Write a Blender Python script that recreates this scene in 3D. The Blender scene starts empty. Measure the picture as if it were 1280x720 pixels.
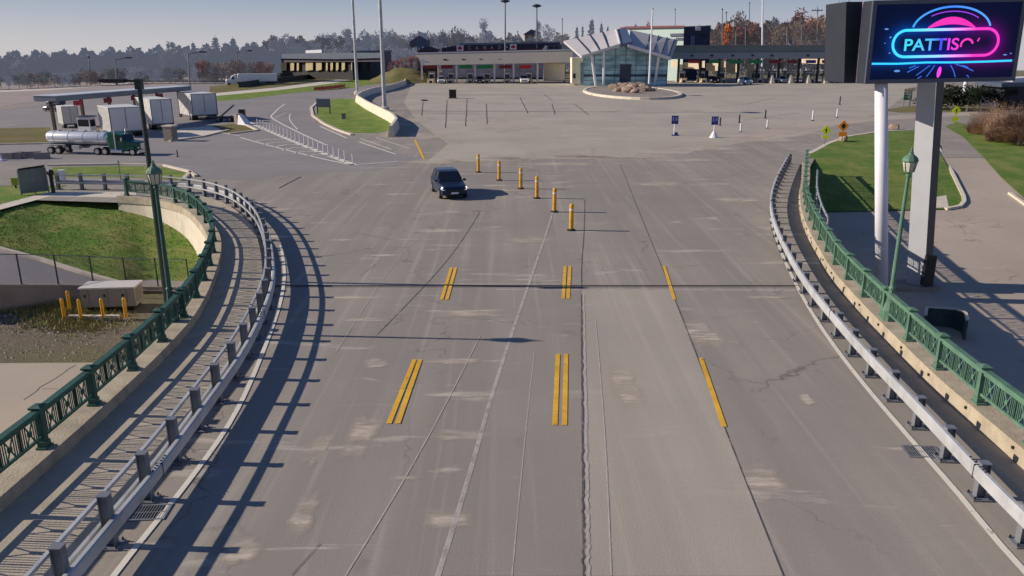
import bpy, bmesh, math, random
from mathutils import Vector, Matrix, Quaternion
random.seed(7)
R = math.radians
scene = bpy.context.scene
COL = scene.collection
# ------------------------------------------------------------------ camera
F, YH, H = 1000.0, 60.0, 8.5
PITCH = math.atan((360-YH)/F)
cam = bpy.data.objects.new('camera', bpy.data.cameras.new('camera'))
COL.objects.link(cam)
cam.location = (0, 0, H)
cam.rotation_euler = (math.pi/2-PITCH, 0, 0)
cam.data.sensor_width = 36; cam.data.lens = 36*F/1280
cam.data.clip_start = .1; cam.data.clip_end = 12000
scene.camera = cam
CP, SP = math.cos(PITCH), math.sin(PITCH)
def ray(x, y):
    u = (x-640)/F; v = (360-y)/F
    return Vector((u, CP+v*SP, -SP+v*CP))
def g(x, y, z=0.0):                     # survey point: where the photo's sight line meets level z
    d = ray(x, y); t = (z-H)/d.z
    return Vector((d.x*t, d.y*t, z))
def at(x, y, Y):                        # sight line at depth Y
    d = ray(x, y); t = Y/d.y
    return Vector((d.x*t, Y, H+d.z*t))
def rslope(Y): return min(0.0, -6.5+.1*Y)
def gs(x, y, dz=0.0):                   # right-hand ground that falls towards the river
    z = 0
    for _ in range(60):
        p = g(x, y, z+dz); z = .5*z+.5*rslope(p.y)
    return Vector((p.x, p.y, z+dz))
def lslope(X): return max(-2.45, min(-.4, -.6-.2*(X+26)-.4*max(0, X+18.5)))
def gl(x, y, dz=0.0):                   # sunken lane on the left
    z = -2.5
    for _ in range(80):
        p = g(x, y, z+dz); z = .6*z+.4*lslope(p.x)
    return Vector((p.x, p.y, z+dz))
def hz(base, ytop):                     # height at which a vertical over base reaches photo row ytop
    v = (360-ytop)/F
    # zz/yy=-v.. solve linear
    a = Vector((0, CP, -SP)); up = Vector((0, SP, CP))
    d0 = Vector((base.x, base.y, base.z-H))
    # (d0+h k).up = v*(d0+h k).a
    h = (v*d0.dot(a)-d0.dot(up))/(up.z-v*a.z)
    return h
# ------------------------------------------------------------------ materials
def s2l(c):
    c /= 255.0
    return c/12.92 if c <= .04045 else ((c+.055)/1.055)**2.4
def W(c, k=1.25): return (c[0]*k*1.03, c[1]*k*1.01, c[2]*k*.91)
def C(r, g_, b, k=1.0): return tuple(min(.9, s2l(v)*k) for v in (r, g_, b))
MATS = {}
def mat(name, col, rough=.8, metal=0, var=.15, scale=3.0, bump=0.0, bscale=None, stretch=(1,1,1), col2=None, detail=5, emit=0):
    if name in MATS: return MATS[name]
    m = bpy.data.materials.new(name); m.use_nodes = True; MATS[name] = m
    nt = m.node_tree; N = nt.nodes; L = nt.links
    b = N['Principled BSDF']
    b.inputs['Roughness'].default_value = rough; b.inputs['Metallic'].default_value = metal
    tc = N.new('ShaderNodeTexCoord'); mp = N.new('ShaderNodeMapping'); mp.inputs['Scale'].default_value = stretch
    L.new(tc.outputs['Object'], mp.inputs['Vector'])
    n = N.new('ShaderNodeTexNoise'); n.inputs['Scale'].default_value = scale; n.inputs['Detail'].default_value = detail
    n.inputs['Roughness'].default_value = .62
    L.new(mp.outputs['Vector'], n.inputs['Vector'])
    r = N.new('ShaderNodeValToRGB'); r.color_ramp.elements[0].position = .3; r.color_ramp.elements[1].position = .7
    c1 = tuple(max(0, c*(1-var)) for c in col); c2 = col2 or tuple(min(1, c*(1+var)) for c in col)
    r.color_ramp.elements[0].color = (*c1, 1); r.color_ramp.elements[1].color = (*c2, 1)
    L.new(n.outputs['Fac'], r.inputs['Fac']); L.new(r.outputs['Color'], b.inputs['Base Color'])
    if bump:
        n2 = N.new('ShaderNodeTexNoise'); n2.inputs['Scale'].default_value = bscale or scale*6; n2.inputs['Detail'].default_value = 4
        L.new(tc.outputs['Object'], n2.inputs['Vector'])
        bp = N.new('ShaderNodeBump'); bp.inputs['Strength'].default_value = bump; bp.inputs['Distance'].default_value = .05
        L.new(n2.outputs['Fac'], bp.inputs['Height']); L.new(bp.outputs['Normal'], b.inputs['Normal'])
    if emit:
        b.inputs['Emission Color'].default_value = (*col, 1); b.inputs['Emission Strength'].default_value = emit
    return m
def emis(name, col, s):
    if name in MATS: return MATS[name]
    m = bpy.data.materials.new(name); m.use_nodes = True; MATS[name] = m
    b = m.node_tree.nodes['Principled BSDF']; b.inputs['Base Color'].default_value = (.01, .01, .01, 1)
    b.inputs['Emission Color'].default_value = (*col, 1); b.inputs['Emission Strength'].default_value = s
    b.inputs['Roughness'].default_value = .5
    return m
def road_mat(name, base, dark, light, streak=1.0, crack=0.0, lanes=True):
    base, dark, light = W(base), W(dark), W(light)
    m = bpy.data.materials.new(name); m.use_nodes = True; MATS[name] = m
    nt = m.node_tree; N = nt.nodes; L = nt.links; b = N['Principled BSDF']; b.inputs['Roughness'].default_value = .86
    b.inputs['Specular IOR Level'].default_value = .25
    tc = N.new('ShaderNodeTexCoord')
    def noise(scale, stretch, det=5, rough=.6, dist=0):
        mp = N.new('ShaderNodeMapping'); mp.inputs['Scale'].default_value = stretch
        L.new(tc.outputs['Object'], mp.inputs['Vector'])
        n = N.new('ShaderNodeTexNoise'); n.inputs['Scale'].default_value = scale; n.inputs['Detail'].default_value = det
        n.inputs['Roughness'].default_value = rough; n.inputs['Distortion'].default_value = dist
        L.new(mp.outputs['Vector'], n.inputs['Vector']); return n.outputs['Fac']
    def ramp(f, p0, p1, c0=(0,0,0), c1=(1,1,1)):
        r = N.new('ShaderNodeValToRGB'); r.color_ramp.elements[0].position = p0; r.color_ramp.elements[1].position = p1
        r.color_ramp.elements[0].color = (*c0, 1); r.color_ramp.elements[1].color = (*c1, 1)
        L.new(f, r.inputs['Fac']); return r.outputs['Color']
    def mix(fac, a, bb, k=1.0):
        x = N.new('ShaderNodeMix'); x.data_type = 'RGBA'
        if fac is None: x.inputs['Factor'].default_value = k
        else:
            mm = N.new('ShaderNodeMath'); mm.operation = 'MULTIPLY'; mm.inputs[1].default_value = k
            L.new(fac, mm.inputs[0]); L.new(mm.outputs[0], x.inputs['Factor'])
        for s, v in ((x.inputs['A'], a), (x.inputs['B'], bb)):
            if isinstance(v, tuple): s.default_value = (*v, 1)
            else: L.new(v, s)
        return x.outputs['Result']
    col = mix(ramp(noise(.12, (1, 1, 1), 4), .35, .65), base, dark, .8)
    # fine grain
    col = mix(ramp(noise(9, (1, 1, 1), 6, .7), .35, .7), col, dark, .38)
    # lengthwise tyre wear
    if lanes:
        col = mix(ramp(noise(.55, (1.1, .03, 1), 3), .42, .6), col, dark, .7)
        col = mix(ramp(noise(2.6, (1.0, .02, 1), 4), .55, .75), col, light, .3)
    # cross scuffs and pale patches
    col = mix(ramp(noise(.55, (.35, 1.5, 1), 6, .65, .4), .60, .70), col, light, .75*streak)
    col = mix(ramp(noise(.8, (.25, 3.2, 1), 6, .7), .64, .72), col, light, .6*streak)
    col = mix(ramp(noise(26, (.04, 1, 1), 3, .6), .45, .62), col, dark, .22)
    col = mix(ramp(noise(40, (1, 1, 1), 2, .8), .62, .72), col, light, .22)
    # oil / dark blots
    col = mix(ramp(noise(.5, (1, 1, 1), 3, .5, 1.0), .66, .78), col, tuple(c*.6 for c in dark), .5)
    if crack:
        v = N.new('ShaderNodeTexVoronoi'); v.feature = 'DISTANCE_TO_EDGE'; v.inputs['Scale'].default_value = .11
        mp = N.new('ShaderNodeMapping'); L.new(tc.outputs['Object'], mp.inputs['Vector'])
        wn = N.new('ShaderNodeTexNoise'); wn.inputs['Scale'].default_value = .7; wn.inputs['Detail'].default_value = 6
        L.new(tc.outputs['Object'], wn.inputs['Vector'])
        ad = N.new('ShaderNodeVectorMath'); ad.operation = 'MULTIPLY_ADD'
        L.new(wn.outputs['Color'], ad.inputs[0]); ad.inputs[1].default_value = (3.5, 3.5, 0); L.new(mp.outputs['Vector'], ad.inputs[2])
        L.new(ad.outputs[0], v.inputs['Vector'])
        cr = ramp(v.outputs['Distance'], .0, .0045, (1, 1, 1), (0, 0, 0))
        msk = ramp(noise(.16, (1, 1, 1), 3), .45, .6)
        mm = N.new('ShaderNodeMath'); mm.operation = 'MULTIPLY'; L.new(cr, mm.inputs[0]); L.new(msk, mm.inputs[1])
        col = mix(mm.outputs[0], col, tuple(c*.35 for c in dark), crack)
    L.new(col, b.inputs['Base Color'])
    bp = N.new('ShaderNodeBump'); bp.inputs['Strength'].default_value = .25; bp.inputs['Distance'].default_value = .02
    L.new(noise(22, (1, 1, 1), 4), bp.inputs['Height']); L.new(bp.outputs['Normal'], b.inputs['Normal'])
    return m

K = 1.55
M_deck = road_mat('deck_concrete', C(122,115,110,K), C(104,99,97,K), C(156,148,140,K), 1.0, .7)
M_slab = road_mat('slab_concrete', C(134,127,121,K), C(121,114,109,K), C(148,140,133,K), .35, 0)
M_slab2 = road_mat('slab_worn', C(118,112,108,K), C(104,99,96,K), C(146,138,131,K), .5, .3)
M_plaza = road_mat('plaza_concrete', C(137,130,123,K), C(120,114,109,K), C(156,148,140,K), .9, .8, False)
M_asph = road_mat('asphalt', C(112,108,110,K), C(98,95,98,K), C(128,122,120,K), .7, .4, False)
M_asph2 = road_mat('brown_asphalt', C(126,116,114,K), C(112,104,103,K), C(150,140,132,K), .7, .2, False)
M_drive = road_mat('driveway', C(140,129,121,K), C(122,113,107,K), C(156,145,136,K), .5, .7, False)
M_conc = mat('concrete', C(176,166,150,K), .85, 0, .13, 1.6, .3, 20)
M_conc_lt = mat('pale_concrete', C(200,188,168,K*.8), .85, 0, .1, 1.3, .25, 20)
M_parap = mat('parapet_concrete', C(176,162,138,K*.66), .85, 0, .24, 1.6, .35, 18)
M_dirtconc = mat('dirty_concrete', C(122,112,102,K), .9, 0, .2, 1.2, .3, 14)
M_kerb = mat('kerb', C(176,164,146,K), .85, 0, .12, 2)
M_white = mat('white_paint', C(205,198,186,K), .7, 0, .22, 1.8, 0, col2=C(190,180,165,K))
M_yel = mat('yellow_paint', C(232,156,40,K*.9), .75, 0, .22, 1.2)
M_joint = mat('joint_tar', (.05,.047,.045), .8, 0, .3, 3)
M_joint_lt = mat('joint_pale', C(160,152,144,K), .8, 0, .15, 2)
M_crack = mat('tar_crack', (.085,.08,.077), .9, 0, .3, 3)
M_stain = mat('pale_scuff', W(C(148,139,131,K)), .9, 0, .16, 2.2, 0, stretch=(.5,3,1))
def soft_alpha(m, sc, p0, p1, mx=1.0, st=(1,1,1)):      # worn, broken edges
    nt = m.node_tree; N = nt.nodes; L = nt.links; b = N['Principled BSDF']
    tc = N.new('ShaderNodeTexCoord'); mp = N.new('ShaderNodeMapping'); mp.inputs['Scale'].default_value = st; L.new(tc.outputs['Object'], mp.inputs[0])
    n = N.new('ShaderNodeTexNoise'); n.inputs['Scale'].default_value = sc; n.inputs['Detail'].default_value = 7; n.inputs['Roughness'].default_value = .7; L.new(mp.outputs[0], n.inputs['Vector'])
    r = N.new('ShaderNodeMapRange'); r.inputs[1].default_value = p0; r.inputs[2].default_value = p1; r.inputs[4].default_value = mx; L.new(n.outputs['Fac'], r.inputs[0]); L.new(r.outputs[0], b.inputs['Alpha'])
soft_alpha(M_stain, 1.3, .30, .62, 1.0, (.6,2.2,1))
_n = M_stain.node_tree; _a = _n.nodes.new('ShaderNodeAttribute'); _a.attribute_name = 'fade'; _m = _n.nodes.new('ShaderNodeMath'); _m.operation = 'MULTIPLY'
_l = _n.nodes['Principled BSDF'].inputs['Alpha'].links[0].from_socket; _n.links.new(_l, _m.inputs[0]); _n.links.new(_a.outputs['Fac'], _m.inputs[1]); _n.links.new(_m.outputs[0], _n.nodes['Principled BSDF'].inputs['Alpha'])
soft_alpha(M_white, 6, .27, .42); soft_alpha(M_yel, 4, .26, .42, .95)
soft_alpha(M_joint_lt, 3, .30, .50, .8); soft_alpha(M_crack, 2, .30, .5, .9)
M_green = mat('sunlit_green_paint', C(94,130,106,.9), .6, 0, .26, 2.2)  # lighter copy of the railing green, sunlight painted in
M_green_d = mat('backlit_green_paint', C(42,86,74,1.0), .6, 0, .28, 2.2)  # same green darkened for the backlit left railing
M_pole_d = mat('blackish_green_paint', C(26,48,46,.9), .55, 0, .2, 2.0)
M_galv = mat('galvanised_steel', C(186,186,186,1.0), .5, .15, .2, 1.3)
M_galv_d = mat('weathered_steel', C(136,138,144,.9), .55, .3, .2, 3.0)
def rust(m, amt, sc, col=(.20,.09,.04)):
    nt = m.node_tree; N = nt.nodes; L = nt.links; b = N['Principled BSDF']; src = b.inputs['Base Color'].links[0].from_socket
    tc = N.new('ShaderNodeTexCoord'); mp = N.new('ShaderNodeMapping'); mp.inputs['Scale'].default_value = (1,1,.35); L.new(tc.outputs['Object'], mp.inputs[0])
    n = N.new('ShaderNodeTexNoise'); n.inputs['Scale'].default_value = sc; n.inputs['Detail'].default_value = 8; n.inputs['Roughness'].default_value = .72; L.new(mp.outputs[0], n.inputs['Vector'])
    r = N.new('ShaderNodeMapRange'); r.inputs[1].default_value = .56; r.inputs[2].default_value = .72; r.inputs[4].default_value = amt; L.new(n.outputs['Fac'], r.inputs[0])
    x = N.new('ShaderNodeMix'); x.data_type = 'RGBA'; L.new(r.outputs[0], x.inputs['Factor']); L.new(src, x.inputs['A']); x.inputs['B'].default_value = (*col,1); L.new(x.outputs['Result'], b.inputs['Base Color'])
rust(M_galv, .45, 2.2, (.22,.19,.16)); rust(M_galv_d, .6, 3, (.16,.10,.07)); rust(M_green, .5, 3.2, (.10,.10,.07)); rust(M_green_d, .5, 3.2, (.07,.09,.06)); rust(M_conc_lt, .5, .6, (.24,.21,.17)); rust(M_parap, .55, 1.3, (.16,.14,.11))
M_rubberk = mat('black_rubber', (.015,.015,.016), .8, 0, .2, 4)
M_black = mat('black_metal', (.02,.02,.022), .5, .2, .2, 3)
M_dark = mat('dark_grey_metal', C(58,62,72,.8), .55, .3, .12, 1.5)
M_grey = mat('grey_metal', C(128,130,136,.9), .55, .3, .12, 1.5)
M_poleW = mat('white_pole_paint', C(232,228,232,1.0), .5, 0, .05, 1.0)
M_boll = mat('bollard_yellow', C(226,164,34,.95), .55, 0, .2, 3); rust(M_boll, .55, 3.5, (.18,.12,.05))
M_glassd = mat('dark_glass', (.012,.016,.024), .12, 0, .1, 2)
M_chrome = mat('chrome', (.7,.71,.73), .18, 1.0, .05, 2)
M_whitep = mat('white_vehicle_paint', (.78,.78,.79), .35, 0, .04, 2)
M_red = mat('red_sign', C(190,30,45,1), .6, 0, .1, 2)
M_redk = mat('dark_red_sign', C(120,28,40,1), .6, 0, .1, 2)
M_greens = mat('green_sign', C(20,140,80,.9), .6, 0, .1, 2)
M_blue = mat('blue_sign', C(28,40,130,1), .5, 0, .1, 2)
M_lime = mat('lime_sign_glow', C(225,235,40,1), .5, 0, .06, 3, emit=.12)  # faint emission lifts the panel; the sign is no lamp
M_orange = mat('orange_sign_glow', C(232,140,20,1), .5, 0, .06, 3, emit=.16)  # emission brightens the panel that faces away from the sun
M_lamp = mat('frosted_glass', C(214,206,186,.9), .3, 0, .06, 4)
def grass_mat(name, a, b_, dry, sc=.35):
    m = bpy.data.materials.new(name); m.use_nodes = True; MATS[name] = m
    nt = m.node_tree; N = nt.nodes; L = nt.links; b = N['Principled BSDF']; b.inputs['Roughness'].default_value = .9
    b.inputs['Specular IOR Level'].default_value = .15
    tc = N.new('ShaderNodeTexCoord')
    def nz(s, d=6, r=.65):
        n = N.new('ShaderNodeTexNoise'); n.inputs['Scale'].default_value = s; n.inputs['Detail'].default_value = d; n.inputs['Roughness'].default_value = r
        L.new(tc.outputs['Object'], n.inputs['Vector']); return n
    def rp(f, p0, p1, c0, c1):
        r = N.new('ShaderNodeValToRGB'); r.color_ramp.elements[0].position = p0; r.color_ramp.elements[1].position = p1
        r.color_ramp.elements[0].color = (*c0, 1); r.color_ramp.elements[1].color = (*c1, 1); L.new(f, r.inputs['Fac']); return r.outputs['Color']
    c0 = rp(nz(7).outputs['Fac'], .3, .7, a, b_)
    mx = N.new('ShaderNodeMix'); mx.data_type = 'RGBA'
    L.new(rp(nz(sc).outputs['Fac'], .42, .7, (0,0,0), (.75,.75,.75)), mx.inputs['Factor'])
    L.new(c0, mx.inputs['A']); mx.inputs['B'].default_value = (*dry, 1)
    L.new(mx.outputs['Result'], b.inputs['Base Color'])
    bp = N.new('ShaderNodeBump'); bp.inputs['Strength'].default_value = .9; bp.inputs['Distance'].default_value = .12
    L.new(nz(14, 5, .7).outputs['Fac'], bp.inputs['Height']); L.new(bp.outputs['Normal'], b.inputs['Normal'])
    return m
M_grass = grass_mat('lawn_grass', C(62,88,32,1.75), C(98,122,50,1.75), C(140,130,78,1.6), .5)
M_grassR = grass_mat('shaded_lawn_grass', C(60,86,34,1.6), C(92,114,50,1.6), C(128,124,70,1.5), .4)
M_grassD = grass_mat('dry_grass', C(96,96,56,1.2), C(120,112,70,1.2), C(136,120,88,1.2), .2)
M_dirt = grass_mat('dirt', C(92,84,72,1.4), C(118,108,94,1.4), C(98,98,58,1.3), .25)
M_field = grass_mat('far_field', C(104,104,74,1.2), C(128,118,92,1.2), C(140,128,110,1.2), .03)
# ------------------------------------------------------------------ mesh builder
class MB:
    def __init__(s): s.v = []; s.f = []; s.mi = []
    def add(s, vs, fs, mi=0):
        o = len(s.v); s.v += [tuple(v) for v in vs]
        s.f += [tuple(i+o for i in f) for f in fs]; s.mi += [mi]*len(fs)
    def box(s, c, d, rz=0, mi=0, M=None):
        x, y, z = (k/2 for k in d)
        vs = [Vector((a*x, b*y, e*z)) for e in (-1, 1) for a, b in ((-1,-1),(1,-1),(1,1),(-1,1))]
        if rz: vs = [Matrix.Rotation(rz, 3, 'Z') @ v for v in vs]
        if M is not None: vs = [M @ v for v in vs]
        c = Vector(c)
        s.add([v+c for v in vs], [(3,2,1,0),(4,5,6,7),(0,1,5,4),(1,2,6,5),(2,3,7,6),(3,0,4,7)], mi)
    def beam(s, p, q, w, h, mi=0, up=None):     # box bar from p to q, width w, height h
        p, q = Vector(p), Vector(q); d = q-p; l = d.length
        if l < 1e-6: return
        t = d.normalized(); u = Vector(up) if up else Vector((0,0,1))
        if abs(t.dot(u)) > .99: u = Vector((1,0,0))
        sd = t.cross(u).normalized(); u = sd.cross(t)
        vs = [p+sd*a*w/2+u*b*h/2 for a, b in ((-1,-1),(1,-1),(1,1),(-1,1))]
        vs += [v+d for v in vs]
        s.add(vs, [(0,1,2,3),(7,6,5,4),(1,0,4,5),(2,1,5,6),(3,2,6,7),(0,3,7,4)], mi)
    def tube(s, p, q, r0, r1=None, n=8, mi=0, cap=True):
        p, q = Vector(p), Vector(q); r1 = r0 if r1 is None else r1
        t = (q-p).normalized(); a = t.orthogonal().normalized(); b = t.cross(a)
        vs = [p+(a*math.cos(2*math.pi*i/n)+b*math.sin(2*math.pi*i/n))*r0 for i in range(n)]
        vs += [q+(a*math.cos(2*math.pi*i/n)+b*math.sin(2*math.pi*i/n))*r1 for i in range(n)]
        fs = [(i, (i+1) % n, n+(i+1) % n, n+i) for i in range(n)]
        if cap: fs += [tuple(range(n-1, -1, -1)), tuple(range(n, 2*n))]
        s.add(vs, fs, mi)
    def lathe(s, prof, c=(0,0,0), n=12, mi=0, sq=None):
        c = Vector(c); vs = []; fs = []
        for r, z in prof:
            for i in range(n):
                a = 2*math.pi*(i+.5)/n
                vs.append(c+Vector((r*math.cos(a), r*math.sin(a), z)))
        m = len(prof)
        for j in range(m-1):
            for i in range(n): fs.append((j*n+i, j*n+(i+1) % n, (j+1)*n+(i+1) % n, (j+1)*n+i))
        fs += [tuple(range(n-1, -1, -1)), tuple(range((m-1)*n, m*n))]
        s.add(vs, fs, mi)
    def poly(s, pts, mi=0):
        s.add(pts, [tuple(range(len(pts)))], mi)
    def prism(s, pts, z0, z1, mi=0):
        n = len(pts); vs = [(p[0], p[1], z0) for p in pts]+[(p[0], p[1], z1) for p in pts]
        fs = [tuple(range(n-1, -1, -1)), tuple(range(n, 2*n))]+[(i, (i+1) % n, n+(i+1) % n, n+i) for i in range(n)]
        s.add(vs, fs, mi)
    def sweep(s, path, prof, mi=0, closed=True, caps=True):   # profile (side offset to the right, z) along a plan path
        n = len(prof); vs = []; P = [Vector((p[0], p[1], p[2] if len(p) > 2 else 0)) for p in path]
        for i, p in enumerate(P):
            t = (P[min(i+1, len(P)-1)]-P[max(i-1, 0)]); t.z = 0; t.normalize(); sd = Vector((t.y, -t.x, 0))
            for o, z in prof: vs.append(p+sd*o+Vector((0, 0, z)))
        fs = []
        for i in range(len(P)-1):
            for j in range(n if closed else n-1):
                k = (j+1) % n
                fs.append((i*n+j, i*n+k, (i+1)*n+k, (i+1)*n+j))
        if caps and closed: fs += [tuple(range(n)), tuple(range(len(P)*n-1, (len(P)-1)*n-1, -1))]
        s.add(vs, fs, mi)
    def build(s, name, m, parent=None, smooth=False, loc=None, fix=True):
        me = bpy.data.meshes.new(name); me.from_pydata(s.v, [], s.f)
        ms = m if isinstance(m, (list, tuple)) else [m]
        for k in ms: me.materials.append(k)
        if len(ms) > 1:
            for p, i in zip(me.polygons, s.mi): p.material_index = i
        if fix and len(s.f) < 6000:
            bm = bmesh.new(); bm.from_mesh(me); bmesh.ops.recalc_face_normals(bm, faces=bm.faces[:]); bm.to_mesh(me); bm.free()
        if smooth:
            for p in me.polygons: p.use_smooth = True
        me.update()
        o = bpy.data.objects.new(name, me); COL.objects.link(o)
        if parent: o.parent = parent
        if loc: o.location = loc
        return o
def tag(o, label, cat, group=None):
    o['label'] = label; o['category'] = cat
    if group: o['group'] = group
    return o
def thing(name, label, cat, loc=(0,0,0), rz=0, group=None, sc=None):
    o = bpy.data.objects.new(name, None); COL.objects.link(o); o.location = loc; o.rotation_euler = (0,0,rz)
    o.empty_display_size = .3
    if sc: o.scale = (sc, sc, sc) if isinstance(sc, (int, float)) else sc
    return tag(o, label, cat, group)
def struct(name, mb, m, **k):
    o = mb.build(name, m, **k); o['kind'] = 'structure'; return o
def kids(o): return [c for c in COL.objects if c.parent == o]
def dup(root, loc, rz=None, label=None, sc=None):
    r = root.copy(); COL.objects.link(r); r.location = loc
    if rz is not None: r.rotation_euler = (0,0,rz)
    if label: r['label'] = label
    if sc: r.scale = (sc, sc, sc) if isinstance(sc, (int, float)) else sc
    for ch in list(root.children):
        c = ch.copy(); COL.objects.link(c); c.parent = r
        for q in list(ch.children):
            d = q.copy(); COL.objects.link(d); d.parent = c
    return r
def smooth_path(pts, step):
    P = [Vector((p[0], p[1], 0)) for p in pts]; out = []
    for i in range(len(P)-1):
        p0 = P[max(i-1, 0)]; p1 = P[i]; p2 = P[i+1]; p3 = P[min(i+2, len(P)-1)]
        for k in range(24):
            t = k/24
            out.append(.5*((2*p1)+(p2-p0)*t+(2*p0-5*p1+4*p2-p3)*t*t+(3*p1-p0-3*p2+p3)*t**3))
    out.append(P[-1])
    # gentle smoothing
    for _ in range(40):
        out = [out[0]]+[(out[i-1]+2*out[i]+out[i+1])/4 for i in range(1, len(out)-1)]+[out[-1]]
    L = [0]
    for i in range(1, len(out)): L.append(L[-1]+(out[i]-out[i-1]).length)
    n = max(2, round(L[-1]/step)); res = []; j = 0
    for k in range(n+1):
        s = L[-1]*k/n
        while j < len(L)-2 and L[j+1] < s: j += 1
        t = (s-L[j])/max(1e-9, L[j+1]-L[j]); res.append(out[j].lerp(out[j+1], min(1, max(0, t))))
    return res
def offset(path, d):
    out = []
    for i, p in enumerate(path):
        t = path[min(i+1, len(path)-1)]-path[max(i-1, 0)]; t.normalize()
        out.append(p+Vector((t.y, -t.x, 0))*d)
    return out
def strip(path, w, z):
    mb = MB(); a = offset(path, -w/2); b = offset(path, w/2)
    vs = []; 
    for p, q in zip(a, b): vs += [(p.x, p.y, z), (q.x, q.y, z)]
    mb.add(vs, [(2*i, 2*i+1, 2*i+3, 2*i+2) for i in range(len(path)-1)])
    return mb
# ------------------------------------------------------------------ world and sun
SUN_EL = R(25); sx, sy = -.998, .065
w = bpy.data.worlds.new('World'); scene.world = w; w.use_nodes = True
nt = w.node_tree; sky = nt.nodes.new('ShaderNodeTexSky'); sky.sky_type = 'NISHITA'; sky.sun_disc = False
sky.sun_elevation = SUN_EL; sky.sun_rotation = math.atan2(sx, sy); sky.air_density = 1.0; sky.dust_density = .6; sky.ozone_density = 3.0
hsv = nt.nodes.new('ShaderNodeHueSaturation'); hsv.inputs['Saturation'].default_value = .8; hsv.inputs['Value'].default_value = 1
nt.links.new(sky.outputs['Color'], hsv.inputs['Color'])
geo = nt.nodes.new('ShaderNodeTexCoord'); sep = nt.nodes.new('ShaderNodeSeparateXYZ'); nt.links.new(geo.outputs['Generated'], sep.inputs[0])
rmp = nt.nodes.new('ShaderNodeValToRGB'); nt.links.new(sep.outputs[2], rmp.inputs[0])     # hazy late-autumn sky: pale at the horizon, grey-blue above
rmp.color_ramp.elements[0].position = 0; rmp.color_ramp.elements[0].color = (.56,.545,.58,1)
rmp.color_ramp.elements[1].position = .32; rmp.color_ramp.elements[1].color = (.035,.085,.25,1)
e_ = rmp.color_ramp.elements.new(.065); e_.color = (.235,.31,.46,1)
e_ = rmp.color_ramp.elements.new(.14); e_.color = (.13,.21,.40,1)
sc_ = nt.nodes.new('ShaderNodeMix'); sc_.data_type = 'RGBA'; sc_.blend_type = 'MULTIPLY'; sc_.inputs['Factor'].default_value = 1
nt.links.new(rmp.outputs[0], sc_.inputs['A']); sc_.inputs['B'].default_value = (7.1,7.1,7.1,1)
mxs = nt.nodes.new('ShaderNodeMix'); mxs.data_type = 'RGBA'; mxs.inputs['Factor'].default_value = .86
nt.links.new(hsv.outputs['Color'], mxs.inputs['A']); nt.links.new(sc_.outputs['Result'], mxs.inputs['B'])
nt.links.new(mxs.outputs['Result'], nt.nodes['Background'].inputs['Color'])
nt.nodes['Background'].inputs['Strength'].default_value = .14
sun = bpy.data.objects.new('sun', bpy.data.lights.new('sun', 'SUN')); COL.objects.link(sun)
sun.data.energy = 5.0; sun.data.angle = R(.5); sun.data.color = (1, .90, .78)
ld = Vector((-sx*math.cos(SUN_EL), -sy*math.cos(SUN_EL), -math.sin(SUN_EL)))
sun.rotation_euler = ld.to_track_quat('-Z', 'Y').to_euler(); sun.location = (-60, 0, 60)
scene.view_settings.view_transform = 'Standard'; scene.view_settings.look = 'None'; scene.view_settings.exposure = 0
# ------------------------------------------------------------------ curves of the bridge edges
railL = smooth_path([(-9.95,-6),(-9.95,6),(-9.95,12),(-9.92,15.1),(-9.95,18),(-10.02,20.2),(-10.2,22.8),(-10.5,24.9),(-11.2,28.0),(-12.3,32),(-13.6,35.6),(-15.4,39.1),(-17.1,41.9),(-18.9,43.8),(-20.6,45.0),(-22.6,45.7)], .5)
railR = smooth_path([(10.75,-6),(10.85,6),(10.95,12),(11.1,16.7),(11.2,19),(11.4,21),(11.7,23.8),(12.03,26.4),(12.53,29.7),(13.2,32.7),(14.14,36.7),(15.45,41.4),(17.24,46.9),(19.5,53),(21.8,59.5)], .5)
guardL = smooth_path([(-7.15,-5.74),(-7.12,6),(-7.13,12.6),(-7.15,14.6),(-7.25,16.6),(-7.36,18.6),(-7.5,20.5),(-7.72,22.2),(-8.02,24.2),(-8.5,26.7),(-9.1,29),(-10.0,31.9),(-11.0,34.85),(-12.4,38.4),(-13.95,41.5),(-15.6,44.3),(-17.5,46.6),(-19.5,48.2),(-21.8,49.2),(-24.5,49.6),(-28.4,49.8)], 1.52)
guardR = smooth_path([(8.9,-6),(9.0,6),(9.12,12.4),(9.3,15),(9.5,17.5),(9.66,19.9),(9.95,22.8),(10.35,26.2),(11.1,30.5),(12.6,37.4),(14.5,43.9),(17.3,51.5),(21.2,61.2)], 1.52)
# ------------------------------------------------------------------ ground, road sheets
mb = MB(); mb.poly([(-4000,52,-.05),(-25,52,-.05),(-25,65,-.05),(4000,65,-.05),(4000,330,-.05),(-4000,330,-.05)])
mb.poly([(-4000,330,-.05),(4000,330,-.05),(9000,7000,-190),(-9000,7000,-190)])
struct('ground', mb, M_field)
mb = MB()
for i in range(14):
    y0 = -90+i*155/14; y1 = y0+155/14
    mb.poly([(-1,y0,-6.5+.1*y0-.02),(320,y0,-6.5+.1*y0-.02),(320,y1,-6.5+.1*y1-.02),(-1,y1,-6.5+.1*y1-.02)])
struct('lower_ground', mb, M_drive)
mb = MB(); mb.poly([(-320,-90,-2.5),(-1,-90,-2.5),(-1,46,-2.5),(-320,46,-2.5)])
struct('sunken_ground', mb, M_dirt)
oL = offset(railL, -.3); oR = offset(railR, .3)
mb = MB()
pts = [(-10.25,-14,0)]+[(p.x,p.y,0) for p in oL]+[(-28.6,46.3,0),(-28.6,51.3,0),(-300,51.3,0),(-300,236,0),(230,236,0),(230,65,0),(24.5,65,0)]+[(p.x,p.y,0) for p in reversed(oR)]+[(11.05,-14,0)]
mb.poly(pts); struct('road_deck', mb, M_deck, fix=False)
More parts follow.
